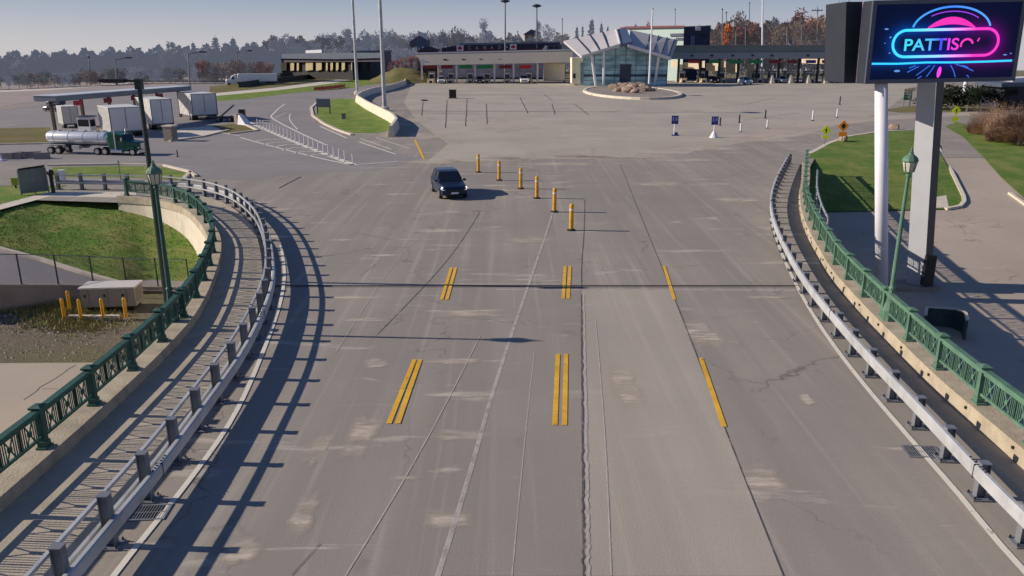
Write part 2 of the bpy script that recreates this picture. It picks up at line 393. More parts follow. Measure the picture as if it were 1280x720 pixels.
def sheet(name, px, m, z=.004, fn=None):
    mb = MB(); P = [(fn(*q) if fn else g(q[0], q[1], z)) for q in px]
    mb.poly(P)
    o = struct(name, mb, m, fix=False)
    # face up
    if o.data.polygons[0].normal.z < 0: o.data.flip_normals()
    return o
# plaza concrete beyond the bridge and asphalt areas on the left
sheet('plaza_paving', [(530,205),(560,180),(520,150),(505,128),(515,104),(1150,104),(1105,140),(1000,170),(880,185),(860,192),(700,196),(600,200)], M_plaza, .004)
sheet('truck_plaza_paving', [(-30,134),(130,112),(330,96),(470,92),(505,100),(440,124),(390,140),(400,158),(450,178),(530,200),(470,213),(380,216),(300,226),(245,221),(230,214),(60,206),(-30,204)], M_asph, .004)
sheet('far_parking_field', [(-200,138),(0,133),(130,113),(330,97),(330,93),(200,98),(0,103.5),(-200,108)], M_asph2, .008)
sheet('pale_track', [(-60,141),(0,133),(60,128),(80,126),(80,127.5),(60,130),(0,138),(-60,147)], M_dirtconc, .012)
sheet('pale_track', [(-60,114.5),(60,110),(160,104),(160,105.5),(60,112.5),(-60,117.5)], M_conc, .012)
# slabs of the bridge deck
sheet('lane_slab', [(727,362),(727,443),(730,720),(980,720),(905,533),(838,362)], M_slab, .004)
sheet('lane_slab', [(548,720),(632,440),(660,361),(726.2,361),(726.2,443),(728.8,720)], M_slab2, .004)
# joints, seams
def line_px(name, px, w, m, z, smooth=True):
    P = [g(x, y) for x, y in px]
    if smooth and len(P) > 2: P = smooth_path(P, 1.0)
    return struct(name, strip([Vector((p[0],p[1],0)) for p in P], w, z), m, fix=False)
line_px('deck_joint', [(545,727),(585,600),(632,440),(690,270),(695,235)], .1, M_joint_lt, .009)
line_px('deck_joint', [(430,723),(505,600),(560,500),(600,420)], .03, M_joint_lt, .009)
line_px('deck_joint', [(640,720),(655,560),(668,440)], .025, M_joint_lt, .009)
line_px('deck_joint', [(764,720),(757,560),(748,440),(744,400)], .03, M_joint_lt, .012)
line_px('deck_joint', [(980,722),(905,533),(850,390),(805,280),(775,205)], .025, M_crack, .009)
line_px('deck_joint', [(727,361),(727,330),(730,290),(731,250)], .035, M_crack, .009)
line_px('deck_joint', [(470,420),(560,325),(600,265)], .03, M_crack, .008)
line_px('deck_joint', [(420,440),(500,320),(560,262)], .03, M_joint_lt, .008)
random.seed(3)
P = []
for i in range(90):
    y = 724-i*4.0; P.append(g(729.5-(724-y)*.0075+random.uniform(-1,1)*max(.35,(y-300)/240), y))
struct('ragged_joint', strip([Vector((p.x,p.y,0)) for p in P], .035, .013), M_crack, fix=False)
struct('joint_edge', strip([Vector((p.x+.09,p.y,0)) for p in P], .05, .0125), M_joint_lt, fix=False)
mb = MB(); mb.box((.9, 28.62, .009), (19.6, .07, .018)); mb.box((.9, 28.46, .006), (19.6, .04, .012)); struct('expansion_joint', mb, M_joint)
for px in ([(620,362),(1000,363)], [(340,355.2),(700,355.2)]):
    line_px('expansion_edge', px, .12, M_joint_lt, .0045)
# random tar cracks on the plaza
random.seed(11)
def crack(px, w=.09, m=M_crack, j=.1, z=.0125):
    P0 = [g(*q) for q in px]; P1 = []
    for a, b in zip(P0[:-1], P0[1:]):
        n = max(2, int((b-a).length/1.2))
        for k in range(n): P1.append(a.lerp(b, k/n)+Vector((random.uniform(-j,j), random.uniform(-j,j), 0)))
    P1.append(P0[-1]); struct('pavement_crack', strip([Vector((p.x,p.y,0)) for p in P1], w, z), m, fix=False)
for px in ([(529,127),(527,145)],[(559,125),(557,160)],[(584,124),(582,158)],[(608,130),(609,155)],[(560,122),(584,122.5)],[(505,141),(610,143)],
           [(650,122),(660,142)],[(690,130),(694,143)],[(718,130),(736,144)],[(745,140),(778,139)],[(690,125),(680,118)],[(855,139),(876,138.6)],
           [(890,133),(935,130),(970,122)],[(950,124.5),(972,125)],[(620,165),(650,163)],[(930,150),(1000,141)],[(440,290),(490,300)],
           [(470,330),(450,345)],[(365,720),(400,680)],[(350,235),(376,221)]):
    near = px[0][1] > 250
    crack(px, .018 if near else .14, M_crack, .03 if near else .06)
# pale scuffs: irregular thin patches of worn surface
random.seed(5)
def scuff(cx, cy, lx, ly, m=M_stain, z=.0075):
    c = g(cx, cy); s = (c.y*.958+2.4)/F; n = 28; pts = []
    ax = lx*s/2; ay = (g(cx,cy-ly/2).y-g(cx,cy+ly/2).y)/2
    n = 72; am = [(random.uniform(0,6.28), .30/(1+.45*q)) for q in range(1,9)]
    for i in range(n):
        a = 2*math.pi*i/n; k = .9+sum(A*math.sin((q+1)*a+f) for q, (f, A) in enumerate(am))*.5
        pts.append((c.x+ax*k*math.copysign(abs(math.cos(a))**.8, math.cos(a)), c.y+ay*k*math.copysign(abs(math.sin(a))**.8, math.sin(a)), z))
    mid = [(c.x+(p[0]-c.x)*.55, c.y+(p[1]-c.y)*.55, z) for p in pts]
    mb = MB(); mb.add([(c.x, c.y, z)]+mid+pts, [(0, 1+i, 1+(i+1) % n) for i in range(n)]+[(1+i, 1+n+i, 1+n+(i+1) % n, 1+(i+1) % n) for i in range(n)])
    o = struct('worn_patch', mb, m, fix=False)
    ca_ = o.data.attributes.new('fade', 'FLOAT', 'POINT')
    for i in range(len(mb.v)): ca_.data[i].value = .95 if i <= n else 0.0
    if o.data.polygons[0].normal.z < 0: o.data.flip_normals()
for q in [(590,392,110,9),(568,452,95,9),(575,545,80,18),(455,540,45,75),(455,400,80,5),(440,372,90,5),(470,455,40,14),(640,238,60,2.4),(560,265,45,2.5),(505,243,70,2.4),(640,180,40,2),(690,172,40,2),(960,372,70,4),(430,300,50,3),(400,560,30,55),(300,690,60,40),(660,300,80,8),(880,420,60,40),(780,480,50,60),(950,600,70,50),(560,650,80,30),(380,640,40,60),(640,160,90,5),(750,130,120,4),(860,150,90,4),(600,150,80,4),(920,250,70,8),(600,200,130,7),(690,197,170,6),(790,195,190,7),(880,186,150,7),(960,175,120,6),(540,203,90,6),(530,170,60,10),(520,150,50,8),(1010,166,90,5),(700,205,140,5),(850,200,120,5),(820,230,90,6),(510,598,50,6),(700,420,30,3),(1010,500,20,20),(620,205,80,2),(480,210,120,1.6),(520,300,60,3),(760,200,50,1.6),(860,178,60,3),(900,182,70,2),(820,192,60,2)]:
    scuff(*q)
# ------------------------------------------------------------------ road markings
def bar(p, q, w, m=M_yel, z=.0165, name='lane_marking'):
    a, b = g(*p), g(*q); struct(name, strip([Vector((a.x,a.y,0)), Vector((b.x,b.y,0))], w, z), m, fix=False)
for p, q in [((486,530),(518,450)),((497,530),(525,450)),((552,375),(564,335)),((558.5,375),(569.5,335)),((693.5,532),(697.3,443)),((705.5,532),(707.5,443)),
             ((704,374),(706.5,333)),((710,374),(712.5,333)),((905,534),(876,448)),((843,375),(830,333))]:
    bar(p, q, .125 if p[1] > 400 else .12)
wr = smooth_path([(8.6,6),(8.67,11.6),(8.87,13.99),(9.06,16.75),(9.3,19.78),(9.75,23.55),(10.47,27.83),(11.75,34.0),(13.6,41.5)], .8)
struct('edge_line', strip(wr, .13, .0165), M_white, fix=False)
wl = smooth_path([(-6.7,6),(-6.69,11.7),(-6.62,14.3),(-6.68,17.37),(-7.17,21.21),(-8.04,26.4),(-9.0,30.5),(-10.4,35)], .8)
struct('edge_line', strip(wl, .12, .0165), M_white, fix=False)
# gore hatching on the truck lanes
for px, wd in (([(309,152),(330,161),(360,174),(400,190),(443,206.5)], .55), ([(300,172),(340,183),(400,198),(443,207)], .22), ([(443,207),(470,204),(497,202)], .2),
               ([(356,130),(348,136),(341,143),(339,146),(345,151),(372,165),(408,181.5)], .22), ([(400,158),(434,173)], .2), ([(450,178),(495,193)], .2),
               ([(319,177),(332,174.5),(357,174)], .22), ([(329,181),(343,178),(368,178)], .22), ([(344,184),(360,180.5),(378,182)], .22), ([(353,188),(368,184.5),(390,186)], .22), ([(367,192),(382,189),(402,191)], .22), ([(384,195),(396,193),(414,195)], .22),
               ([(363,142),(362,150),(372,162)], .14), ([(344,147),(358,141)], .12), ([(450,173),(490,187)], .12),([(470,172),(512,186)], .12)):
    line_px('road_marking', px, wd, M_white, .0165)
line_px('road_marking', [(519,175),(524,186),(530,199)], .2, M_yel, .0165)
line_px('road_marking', [(0,158),(20,156)], .2, M_white, .0165)
line_px('road_marking', [(300,170),(270,165)], .2, M_white, .0165)
# ------------------------------------------------------------------ left: walkway kerb, parapets, railings
def parapet(name, path, side, label, zb):
    # side=+1: railing on the right of the road
    mb = MB()
    a, b = (-.27, .3) if side > 0 else (-.3, .3)
    mb.sweep(path, [(a, .002), (a+.03, .38), (b-.03, .38), (b, .002)])
    t = thing(name, label, 'wall'); mb.build('coping', M_parap, t)
    # drain holes on the face towards the road
    mb = MB()
    inner = offset(path, a if side > 0 else b)
    sg = -1 if side > 0 else 1
    for i in range(3, len(inner)-2, 4):
        p = inner[i]; d = (inner[i+1]-inner[i-1]).normalized(); n = Vector((d.y, -d.x, 0))*sg
        mb.box((p.x-n.x*.005, p.y-n.y*.005, .26), (.05, .06, .06), math.atan2(d.y, d.x))
    if side > 0: mb.build('drain_hole', M_black, t)['kind'] = 'stuff'
    mb = MB(); o = b-.04 if side > 0 else a+.04
    w = .5
    mb.sweep(path, [(o-w/2, zb), (o-w/2, -.003), (o+w/2, -.003), (o+w/2, zb)]) if False else mb.sweep(path, [(-.24, zb), (-.24, -.003), (.24, -.003), (.24, zb)])
    mb.build('retaining_wall', M_conc_lt, t)
    return t
parapet('parapet_wall', railL, -1, 'pale concrete parapet and retaining wall under the left green railing, above the lawn', -5.2)
parapet('parapet_wall', railR, 1, 'pale concrete parapet with dark drain holes under the right green railing', -8.0)
def railing(path, side, label, m):
    P = smooth_path([(p.x, p.y) for p in path[4:-1]], 2.15)
    t = thing('green_railing', label, 'railing', (P[len(P)//2].x, P[len(P)//2].y, .38))
    o = Vector((t.location.x, t.location.y, 0)); Z0 = .382
    loc = lambda p, z: (p.x-o.x, p.y-o.y, z-.38)
    post_me = None
    n_dir = []
    for i, p in enumerate(P):
        d = (P[min(i+1, len(P)-1)]-P[max(i-1, 0)]).normalized(); n_dir.append(d)
        if post_me is None:
            mb = MB(); mb.box((0,0,.02), (.3,.22,.04)); mb.box((0,0,.46), (.13,.15,.86)); mb.box((0,.0,.1),(.2,.18,.12))
            q = mb.build('post', m, t)
            mb = MB(); mb.lathe([(.17,.9),(.19,.92),(.19,.95),(.1,.985),(.03,1.0)], n=4); cq = mb.build('post_cap', m, q); cq.location = (0,0,0)
            post_me = (q, cq)
        else:
            q = post_me[0].copy(); COL.objects.link(q); q.parent = t
            cq = post_me[1].copy(); COL.objects.link(cq); cq.parent = q
        q.location = loc(p, Z0); q.rotation_euler = (0,0,math.atan2(d.y, d.x))
    for i in range(len(P)-1):
        a, b = P[i], P[i+1]; d = (b-a).normalized(); L = (b-a).length
        mb = MB(); e = .075
        A = lambda s, z: Vector((a.x+d.x*s-o.x, a.y+d.y*s-o.y, z-.38))
        mb.beam(A(e,.635), A(L-e,.635), .06, .06); mb.beam(A(e,1.14), A(L-e,1.14), .06, .05)
        nsq = 3; w = (L-2*e)/nsq
        for k in range(nsq):
            s0 = e+k*w; s1 = s0+w
            xa = s0+w*.3; xb = s1-w*.3
            for s in (s0+w*.1, s0+w*.2, xa, xb, s1-w*.2, s1-w*.1): mb.beam(A(s,.66), A(s,1.115), .016, .02, up=(d.x,d.y,0))
            mb.beam(A(xa,.66), A(xb,1.115), .024, .026); mb.beam(A(xb,.66), A(xa,1.115), .022, .024)
            c = A((xa+xb)/2, .887); mb.box(c, (.1,.05,.1), math.atan2(d.y,d.x))
            for s in (s0, s1):
                if e+.01 < s < L-e-.01: mb.beam(A(s,.66), A(s,1.115), .035, .035, up=(d.x,d.y,0))
        mb.build('panel', m, t)
        mb = MB(); mb.beam(A(.0,1.235), A(L,1.235), .16, .075); mb.beam(A(.0,1.19), A(L,1.19), .09, .03)
        mb.build('top_rail', m, t)
    return t, P
wk = MB(); wa = [p for p in offset(railL, .31)]; wb = [p for p in offset(guardL, -.30) if p.x > -21.5]
wk.prism([(p.x,p.y) for p in wa]+[(p.x,p.y) for p in reversed(wb)], -.05, .10); struct('walkway', wk, mat('walkway_concrete', W(C(128,120,110,K)), .88, 0, .14, 1.2, .2, 20))
railing(railL, -1, 'backlit green ornamental steel railing curving along the left walkway above the lawn', M_green_d)
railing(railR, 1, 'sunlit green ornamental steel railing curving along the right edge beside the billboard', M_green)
# ------------------------------------------------------------------ guardrails
def guardrail(P, side, label, ph, bz, bh, tubes):
    # side: +1 road lies to the right of the path (left rail), -1 road lies left
    o = P[len(P)//2]
    t = thing('guardrail', label, 'guardrail', (o.x, o.y, 0))
    rel = [Vector((p.x-o.x, p.y-o.y, 0)) for p in P]
    src = None
    for i, p in enumerate(rel):
        d = (rel[min(i+1, len(rel)-1)]-rel[max(i-1, 0)]).normalized()
        if src is None:
            mb = MB()
            for yy in (-.085, .085): mb.box((0, yy, .03+(ph-.03)/2), (.16, .014, ph-.03))
            mb.box((0, 0, .03+(ph-.03)/2), (.02, .16, ph-.03)); mb.box((0,0,ph+.008), (.19,.2,.02))
            q = mb.build('post', M_galv_d, t)
            mb = MB(); mb.box((0,0,.018), (.34,.36,.03))
            bp = mb.build('base_plate', M_galv_d, q)
            mb = MB()
            for a in (-1,1):
                for b in (-1,1): mb.tube((a*.13,b*.14,.03),(a*.13,b*.14,.085),.02,n=6)
            bo = mb.build('anchor_bolt', M_black, q); src = (q, bp, bo)
        else:
            q = src[0].copy(); COL.objects.link(q); q.parent = t
            for s_ in src[1:]:
                c = s_.copy(); COL.objects.link(c); c.parent = q
        q.location = (p.x, p.y, 0.004); q.rotation_euler = (0,0,math.atan2(d.y, d.x))
    fine = smooth_path([(p.x, p.y) for p in rel], .4)
    mb = MB(); a = side*.06; b = side*.19; lo, hi = min(a,b), max(a,b); c = .03
    mb.sweep(fine, [(lo, bz-bh/2+c), (lo, bz+bh/2-c), (lo+c, bz+bh/2), (hi-c, bz+bh/2), (hi, bz+bh/2-c), (hi, bz-bh/2+c), (hi-c, bz-bh/2), (lo+c, bz-bh/2)])
    mb.build('beam', M_galv, t)
    # splice sleeves with bolts on the beam
    mb = MB()
    for i in range(2, len(fine)-2, 24):
        p = fine[i]; d = (fine[i+1]-fine[i-1]).normalized(); n = Vector((d.y,-d.x,0)); cpt = p+n*side*.125
        mb.box((cpt.x, cpt.y, bz), (.02, .145, bh+.015), math.atan2(d.y, d.x))
        for k in (-.3,-.2,-.1,.1,.2,.3): mb.box((cpt.x+d.x*k, cpt.y+d.y*k, bz+bh/2+.006), (.035,.035,.02), math.atan2(d.y, d.x))
    mb.build('splice', M_black, t)['kind'] = 'stuff'
    for z, r in tubes:
        mb = MB(); o_ = -side*.115
        mb.sweep(fine, [(o_-r, z-r), (o_-r, z+r), (o_+r, z+r), (o_+r, z-r)]); mb.build('tube_rail', M_galv, t)
    return t
guardrail(guardL, 1, 'galvanised steel guardrail with two extra tubes curving between left walkway and road', 1.02, .46, .27, ((.94,.034),(.45,.034)))
guardrail(guardR, -1, 'galvanised steel guardrail with one broad beam along the right edge of the road', .76, .58, .28, ())
# ------------------------------------------------------------------ drains
def drain(px, py, rz, label):
    c = g(px, py); t = thing('drain_grate', label, 'drain grate', (c.x, c.y, .008), rz, None, .76)
    mb = MB()
    for x in (-.48,.48): mb.box((x,0,.008), (.06,.72,.016))
    for y in (-.33,.33): mb.box((0,y,.008), (.9,.06,.016))
    mb.build('frame', M_galv_d, t)
    mb = MB()
    for k in range(13): mb.box((-.42+k*.07,0,.006), (.022,.6,.012))
    mb.box((0,0,.006), (.9,.03,.0115)); mb.build('bars', M_galv_d, t)
    mb = MB(); mb.box((0,0,.001), (.9,.6,.002)); mb.build('pit', M_black, t)
drain(185, 641, R(4), 'iron drain grate in the road by the left guardrail')
drain(1153, 565, R(-4), 'iron drain grate on the white edge line by the right guardrail')
# ------------------------------------------------------------------ lanterns and lamps
def lantern(x, y, hgt, label, m, m2):
    t = thing('lantern_post', label, 'street lamp', (x, y, .384))
    mb = MB(); mb.lathe([(.19,0),(.19,.34),(.17,.4),(.12,.6),(.095,.8),(.085,.95),(.085,1.0)], n=8); mb.build('pedestal', m, t)
    mb = MB(); mb.lathe([(.08,.98),(.1,1.0),(.1,1.06),(.075,1.1),(.05,hgt-.86),(.08,hgt-.84),(.08,hgt-.80),(.05,hgt-.77),(.05,hgt-.72)], n=12); mb.build('shaft', m, t)
    q = .72; Z = lambda v: hgt-v*q
    mb = MB(); mb.lathe([(.12*q,Z(1.0)),(.19*q,Z(.96)),(.27*q,Z(.62)),(.26*q,Z(.55)),(.24*q,Z(.52))], n=8); mb.build('lamp_glass', M_lamp, t)
    mb = MB(); mb.lathe([(.1*q,Z(1.03)),(.17*q,Z(1.0)),(.15*q,Z(.985))], n=8)
    for i in range(8):
        a = 2*math.pi*(i+.5)/8; mb.beam((.2*q*math.cos(a),.2*q*math.sin(a),Z(.97)),(.28*q*math.cos(a),.28*q*math.sin(a),Z(.55)),.02,.02)
    mb.build('lamp_cage', m, t)
    mb = MB(); mb.lathe([(.3*q,Z(.56)),(.32*q,Z(.52)),(.29*q,Z(.42)),(.2*q,Z(.32)),(.12*q,Z(.27)),(.09*q,Z(.22)),(.1*q,Z(.18)),(.04*q,Z(.12)),(.05*q,Z(.07)),(.012,hgt)], n=10); mb.build('finial_cap', m2, t)
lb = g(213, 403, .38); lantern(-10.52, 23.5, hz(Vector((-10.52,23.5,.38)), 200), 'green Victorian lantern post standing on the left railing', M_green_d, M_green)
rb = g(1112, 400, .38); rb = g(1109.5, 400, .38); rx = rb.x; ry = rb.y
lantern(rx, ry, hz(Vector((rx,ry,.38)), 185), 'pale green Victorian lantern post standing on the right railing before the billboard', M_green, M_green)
tp = Vector((-13.3, 29.4, 0)); th = hz(tp, 103)
t = thing('street_lamp', 'tall dark green street lamp with one flat head pointing left, behind the left lantern', 'street lamp', (tp.x, tp.y, -3.36))
mb = MB(); mb.lathe([(.2,0),(.2,.5),(.13,.6),(.075,th+3.36)], n=10); mb.build('pole', M_pole_d, t)
mb = MB(); mb.box((0,0,th+3.3), (.22,.26,.36)); mb.beam((0,0,th+3.4),(-.5,0,th+3.42),.1,.08); mb.build('bracket', M_pole_d, t)
mb = MB(); mb.box((-.9,0,th+3.42), (.9,.32,.12)); mb.box((-.9,0,th+3.355), (.7,.24,.02)); mb.build('lamp_head', M_black, t)
# ------------------------------------------------------------------ yellow bollards on the road
src = None
for i, (px, py) in enumerate([(714,288),(693,265),(671,248),(651,236),(624,225.5),(598,215.5)]):
    c = g(px, py); c.z = .004
    lab = ['nearest yellow bollard of the slanting row on the road','second nearest yellow bollard of the slanting row','third yellow bollard from the near end of the slanting row','third yellow bollard from the far end of the slanting row','second farthest yellow bollard of the slanting row','farthest yellow bollard of the slanting row, nearest the dark car'][i]
    if src is None:
        t = thing('bollard', lab, 'bollard', c, 0, 'yellow bollards in a slanting row on the road')
        mb = MB(); mb.lathe([(.105,.06),(.105,1.2),(.095,1.27),(.05,1.31)], n=14); mb.build('post', M_boll, t, smooth=False)
        mb = MB(); mb.lathe([(.22,0),(.22,.03),(.13,.08)], n=14); mb.build('base', M_rubberk, t)
        mb = MB(); mb.lathe([(.1075,.98),(.1075,1.08)], n=14); mb.build('reflective_band', M_white, t); src = t
    else: dup(src, c, 0, lab)
# ------------------------------------------------------------------ left lower side: lane, lawn, fence, generator
def grid_sheet(name, top, bot, m, n=18, k=10, bulge=0.0, amp=0.0):
    T = smooth_path3(top, n); B = smooth_path3(bot, n); mb = MB(); vs = []
    for j in range(k+1):
        for i in range(n+1):
            s = j/k; p = T[i].lerp(B[i], s); p.z += bulge*math.sin(math.pi*s)+amp*random.uniform(-1,1)*(0 < j < k)
            vs.append(p)
    mb.add(vs, [(j*(n+1)+i, (j+1)*(n+1)+i, (j+1)*(n+1)+i+1, j*(n+1)+i+1) for j in range(k) for i in range(n)])
    o = struct(name, mb, m, fix=False, smooth=True)
    if o.data.polygons[0].normal.z < 0: o.data.flip_normals()
    return o, vs
def smooth_path3(pts, n):
    P = [Vector(p) for p in pts]; L = [0]
    for a, b in zip(P[:-1], P[1:]): L.append(L[-1]+(b-a).length)
    out = []; j = 0
    for i in range(n+1):
        s = L[-1]*i/n
        while j < len(L)-2 and L[j+1] < s: j += 1
        out.append(P[j].lerp(P[j+1], (s-L[j])/max(1e-9, L[j+1]-L[j])))
    return out
random.seed(21)
lawn_top = [g(-70,277,-.03), g(0,256,-.03), g(62,240.5,-.03), g(110,241,-.03), g(160,242,-.03), g(215,243,-.03), g(262,246,-.1)]
lawn_bot = [gl(-70,295), gl(0,311), gl(50,324), gl(100,340), gl(150,354), gl(180,352), gl(262,352)]
_, lawnv = grid_sheet('lawn', lawn_top, lawn_bot, M_grass, 26, 12, .12, .03)
mb = MB()   # upper grass behind the walk
mb.poly([g(-90,297,-.02), g(0,259,-.02), g(62,244,-.02), Vector((-28.5,46.2,-.02)), Vector((-28.5,52.5,-.02)), g(64,207,-.02), g(-90,211,-.02)])
o = struct('lawn_verge', mb, M_grass, fix=False)
if o.data.polygons[0].normal.z < 0: o.data.flip_normals()
sheet('footpath', [(-90,296),(0,255.5),(48,243),(62,240),(170,240),(170,247.5),(110,246),(62,245.5),(0,262),(-90,304)], M_conc, .006)
sheet('grass_island', [(62,224),(66,209),(150,207.5),(205,209),(232,216),(238,222),(225,225),(160,221.5),(80,221)], M_grass, .012)
def kerb_px(px, name='kerb', w=.25, h=.13, fn=None, m=None):
    P = [(fn or g)(*q) for q in px]
    P = smooth_path3(P, max(8, len(P)*5)); mb = MB(); mb.sweep(P, [(-w/2,-.05),(-w/2,h),(w/2,h),(w/2,-.05)])
    return struct(name, mb, m or M_kerb)
kerb_px([(60,207.5),(150,206)]); kerb_px([(150,206),(205,207.5),(236,215),(245,221)])
kerb_px([(238,216),(228,226)])
kerb_px([(-70,296),(0,311.5),(50,324.5),(100,340.5),(150,354.5)], fn=gl, h=.1)
# sunken lane
lt = [gl(-90,287,.0), gl(0,309,.0), gl(60,325,.0), gl(150,352,.0), gl(176,350,.0), gl(262,330,.0)]
for p in lt: p.z -= .03
lbm = [gl(-90,361), gl(0,358.5), gl(60,358.5), gl(105,359), gl(150,361), gl(262,365)]
for p in lbm: p.z -= .03
grid_sheet('sunken_lane', lt, lbm, M_asph, 20, 4)
# low wall
t = thing('low_wall', 'low grey concrete wall below the chain-link fence, left of the steel cabinet', 'wall')
P = [gl(-90,360.5), gl(0,358), gl(60,358), gl(105,358.5), gl(150,360), gl(262,362)]
P = smooth_path3(P, 24); mb = MB()
vs = []
for p in P: vs += [(p.x,p.y-.02,-3.6),(p.x,p.y-.02,p.z+.08),(p.x,p.y+.22,p.z+.08),(p.x,p.y+.22,-3.6)]
mb.add(vs, [(4*i+j,4*i+(j+1)%4,4*i+4+(j+1)%4,4*i+4+j) for i in range(24) for j in range(4)]); mb.build('wall', M_dirtconc, t)
# chain-link fence on it
def chain_mat(name, col, sc, th):
    m = bpy.data.materials.new(name); m.use_nodes = True; MATS[name] = m
    nt = m.node_tree; N = nt.nodes; L = nt.links; b = N['Principled BSDF']
    b.inputs['Base Color'].default_value = (*col, 1); b.inputs['Metallic'].default_value = .3; b.inputs['Roughness'].default_value = .6
    b.inputs['Alpha'].default_value = th
    return m
M_chain = chain_mat('chain_link', C(150,152,150), 16, .12)
t = thing('chain_link_fence', 'thin chain-link fence with dark posts standing on the low concrete wall', 'fence')
Q = [P[i] for i in (1,4,7,10,13,16,19,22)]
for a in Q:
    mb = MB(); mb.tube((a.x,a.y+.1,a.z+.08),(a.x,a.y+.1,a.z+1.45),.035,n=8); mb.build('post', M_dark, t)
mb = MB(); mh = MB()
for a, b in zip(Q[:-1], Q[1:]):
    mb.tube((a.x,a.y+.1,a.z+1.42),(b.x,b.y+.1,b.z+1.42),.022,n=6)
    mh.poly([(a.x,a.y+.1,a.z+.12),(b.x,b.y+.1,b.z+.12),(b.x,b.y+.1,b.z+1.4),(a.x,a.y+.1,a.z+1.4)])
mb.build('top_rail', M_galv_d, t); mh.build('mesh', M_chain, t)
# concrete slab yard in front
zc = -2.5
sheet('concrete_yard', [(-160,455),(0,454),(60,453.5),(160,453),(215,456),(260,800),(-300,800)], road_mat('yard_concrete', C(140,130,120,K), C(124,115,107,K), C(156,146,136,K), .4, .8, False), zc+.012)
def crackz(px, z, w=.04):
    global random
    P0 = [g(x,y,z) for x,y in px]; P1 = []
    for a, b in zip(P0[:-1], P0[1:]):
        n = max(2, int((b-a).length/.35))
        for k in range(n): P1.append(a.lerp(b, k/n)+Vector((random.uniform(-.05,.05), random.uniform(-.05,.05), 0)))
    P1.append(P0[-1]); struct('pavement_crack', strip(P1, w, z), M_crack, fix=False)
crackz([(28,500),(60,478),(95,456)], zc+.017); crackz([(52,486),(72,486)], zc+.017, .025)
# debris stones on the dirt
mb = MB(); random.seed(8)
for i in range(700):
    p = g(random.uniform(-30,175), random.uniform(392,452), zc); s = random.choice((.02,.03,.03,.05,.08))
    vs = [Vector((random.uniform(.6,1)*s*math.cos(a), random.uniform(.6,1)*s*math.sin(a), 0)) for a in (0,1.2,2.6,3.9,5.1)]
    vs = [p+v for v in vs]+[p+Vector((random.uniform(-.3,.3)*s, random.uniform(-.3,.3)*s, s*.7))]
    mb.add(vs, [(i_, (i_+1) % 5, 5) for i_ in range(5)])
o = mb.build('gravel', mat('gravel_stone', C(150,140,126,1.2), .9, 0, .35, 6), fix=False); tag(o, 'loose stones and rubble strewn over the bare dirt', 'gravel'); o['kind'] = 'stuff'
# generator cabinet
gb = g(104, 389, zc); ge = g(171, 387, zc); wdt = (ge-gb).length; gh = hz(gb, 363)
t = thing('steel_cabinet', 'beige steel generator cabinet on skids behind yellow bollards below the left railing', 'cabinet', ((gb.x+ge.x)/2, gb.y+.5, zc), math.atan2(ge.y-gb.y, ge.x-gb.x))
M_cab = mat('cabinet_beige', C(156,147,134,.9), .6, 0, .08, 1.5)
mb = MB(); mb.box((0,0,.19+gh/2-.05), (wdt,1.0,gh-.12))
mb.build('body', M_cab, t)
mb = MB(); mb.box((0,0,gh+.11), (wdt+.1,1.12,.06)); mb.build('roof', mat('cabinet_roof', C(214,206,196,.95), .6, 0, .06, 1), t)
mb = MB()
for x in (-.35,.0,.35):
    mb = MB(); mb.box((x*wdt,-.502,.25+gh/2), (.012,.01,gh-.3)); mb.build('door_seam', M_dark, t)
for x in (-.42,-.06,.28):
    mb = MB(); mb.box((x*wdt,-.507,gh*.75), (.09,.02,.12)); mb.build('latch', M_dark, t)
mb = MB()
for x in (-.4,.4): mb.box((x*wdt,0,.065), (.18,.95,.13))
mb.build('skid', M_black, t)
mb = MB()
for k in range(6): mb.box((wdt/2+.004,0,.4+k*.1), (.012,.7,.05))
mb.build('louvre', mat('louvre_grey', C(120,112,100,.9), .6), t)
mb = MB(); mb.box((-.2*wdt,-1.2,.09), (wdt*.95,.2,.18))
o = mb.build('concrete_kerb', M_conc_lt, None); o.location = (t.location.x+.35, t.location.y-.4, zc); tag(o, 'pale low concrete block between the yellow bollards and the beige cabinet', 'kerb block')
src = None
for i, (px, py, yt, lab) in enumerate([(81,400,369,'leftmost slim yellow bollard by the beige cabinet'),(88,390,362,'tallest yellow bollard at the back left of the beige cabinet'),(102,401,374,'third slim yellow bollard from the left by the beige cabinet'),(130,400,372,'yellow bollard at the middle front of the beige cabinet'),(158,399,369,'rightmost yellow bollard before the beige cabinet'),(93,404,380,'short yellow bollard in the dry grass beside the cabinet')]):
    c = g(px, py, zc)
    if i == 5: continue
    if src is None:
        t = thing('bollard', lab, 'bollard', c, 0, 'slim yellow bollards around the beige cabinet')
        mb = MB(); mb.lathe([(.072,0),(.072,.88),(.055,.94),(.02,.97)], n=12); mb.build('post', M_boll, t); 
        mb = MB(); mb.lathe([(.16,0),(.16,.03),(.1,.05)], n=12); mb.build('footing', M_conc, t); src = t
    else: dup(src, c, 0, lab)
